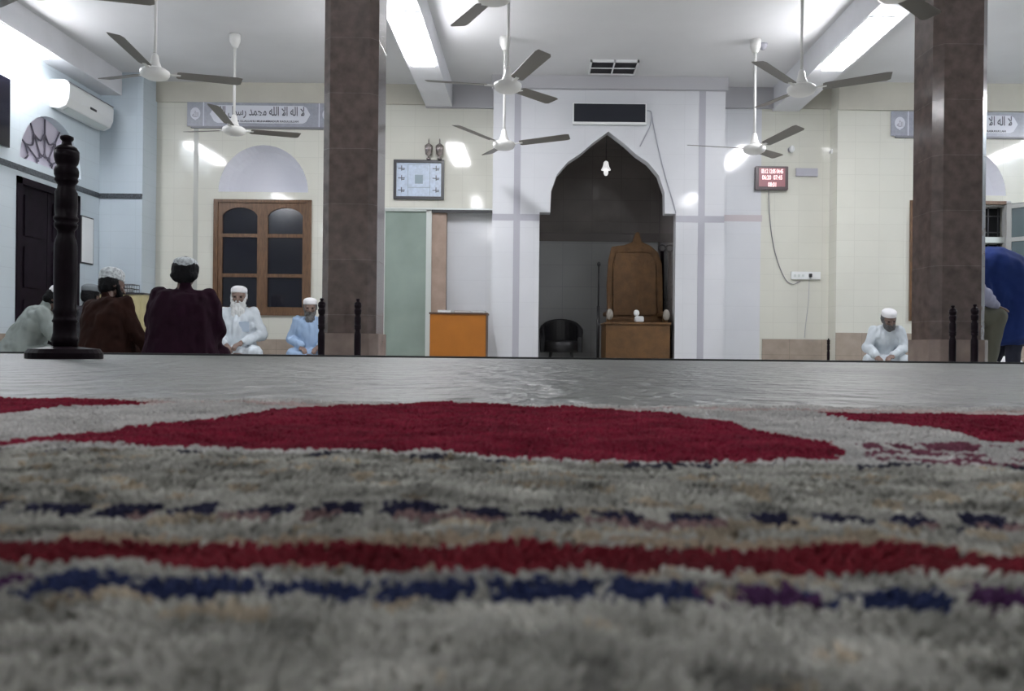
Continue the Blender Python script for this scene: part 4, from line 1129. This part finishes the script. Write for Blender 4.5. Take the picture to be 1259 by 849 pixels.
def mesh_np(name, co, quads, cols, parent, smooth=True):
    me = bpy.data.meshes.new(name); nv, nf = len(co), len(quads); k = quads.shape[1]
    me.vertices.add(nv); me.vertices.foreach_set('co', (co - np.array([0, .3, 0])).astype(np.float32).ravel())
    me.loops.add(nf * k); me.loops.foreach_set('vertex_index', quads.astype(np.int32).ravel())
    me.polygons.add(nf); me.polygons.foreach_set('loop_start', np.arange(0, nf * k, k, dtype=np.int32)); me.polygons.foreach_set('loop_total', np.full(nf, k, np.int32))
    me.update(calc_edges=True)
    at = me.color_attributes.new('Col', 'FLOAT_COLOR', 'POINT'); c4 = np.ones((nv, 4), np.float32); c4[:, :3] = cols; at.data.foreach_set('color', c4.ravel())
    if smooth: me.polygons.foreach_set('use_smooth', np.ones(nf, bool))
    me.materials.append(M['rug']); me.validate()
    o = bpy.data.objects.new(name, me); COL.objects.link(o); o.parent = parent; return o


def zsurf(x, y):
    return (vnoise(x * 28, y * 28, 21) - .5) * .0030 + (vnoise(x * 110, y * 110, 22) - .5) * .0014


nu, nd = 560, 420
u = np.linspace(-1, 1, nu); dd = -.25 + np.linspace(0, 1, nd) ** 1.0 * 1.0
tt = np.linspace(0, 1, nd)
U, T_ = np.meshgrid(u, tt)
Xg = U * 1.5 * (np.abs(U) * .7 + .3)
Yg = -.45 + (RUG_EDGE(Xg) + .45 + (vnoise(Xg * 150, Xg * 0, 31) - .5) * .003) * (1 - (1 - T_) ** 1.25)
Zg = ZR - .0025 + zsurf(Xg, Yg); Zg[-1, :] = .0005; Zg[-2, :] = ZR - .003
Zg = np.maximum(Zg, .0005)
idx = np.arange(nu * nd).reshape(nd, nu)
q = np.stack([idx[:-1, :-1], idx[:-1, 1:], idx[1:, 1:], idx[1:, :-1]], -1).reshape(-1, 4)
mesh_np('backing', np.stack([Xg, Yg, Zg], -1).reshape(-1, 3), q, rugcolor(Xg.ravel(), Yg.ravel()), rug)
# pile tufts
pts = []
D = .035
while D < .80:
    s = .0010 + .0034 * D; w = .74 * D + .08; n = int(2 * w / s)
    xs = (np.arange(n) + rng.random(n)) * s - w; ys = D + rng.random(n) * s
    pts.append(np.stack([xs, ys], -1)); D += s
pts = np.concatenate(pts); pts = pts[pts[:, 1] < RUG_EDGE(pts[:, 0]) - .002]
N = len(pts); col = rugcolor(pts[:, 0], pts[:, 1]) * (.90 + .20 * rng.random(N))[:, None]
sz = (.0010 + .0034 * pts[:, 1]); wd_ = sz * .62; ht = .0030 + rng.random(N) * .0010
z0 = ZR - .004 + zsurf(pts[:, 0], pts[:, 1])
ln = rng.normal(0, .0010, (N, 2)) + np.stack([(vnoise(pts[:, 0] * 60, pts[:, 1] * 60, 41) - .5) * .003, (vnoise(pts[:, 0] * 60, pts[:, 1] * 60, 42) - .5) * .003], -1)
ang0 = rng.random(N) * 6.28; K = 5; vs = []
for lvl, (rr_, hh_, lf_) in enumerate(((1.0, 0, 0), (1.05, .6, .5), (.55, 1.0, 1.0))):
    for k in range(K):
        a = ang0 + 2 * PI * k / K
        vs.append(np.stack([pts[:, 0] + np.cos(a) * wd_ * rr_ + ln[:, 0] * lf_, pts[:, 1] + np.sin(a) * wd_ * rr_ + ln[:, 1] * lf_, z0 + ht * hh_], -1))
co = np.stack(vs, 1).reshape(-1, 3); b0 = np.arange(N) * (3 * K); fq = []
for l in range(2):
    for k in range(K):
        k2 = (k + 1) % K; fq.append(np.stack([b0 + l * K + k, b0 + l * K + k2, b0 + (l + 1) * K + k2, b0 + (l + 1) * K + k], -1))
fq.append(np.stack([b0 + 2 * K, b0 + 2 * K + 1, b0 + 2 * K + 2, b0 + 2 * K + 3], -1)); fq.append(np.stack([b0 + 2 * K + 3, b0 + 2 * K + 4, b0 + 2 * K, b0 + 2 * K], -1)[:0])
print('tufts', N)
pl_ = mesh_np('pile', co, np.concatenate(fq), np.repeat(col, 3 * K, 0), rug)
pl_['kind'] = 'stuff'
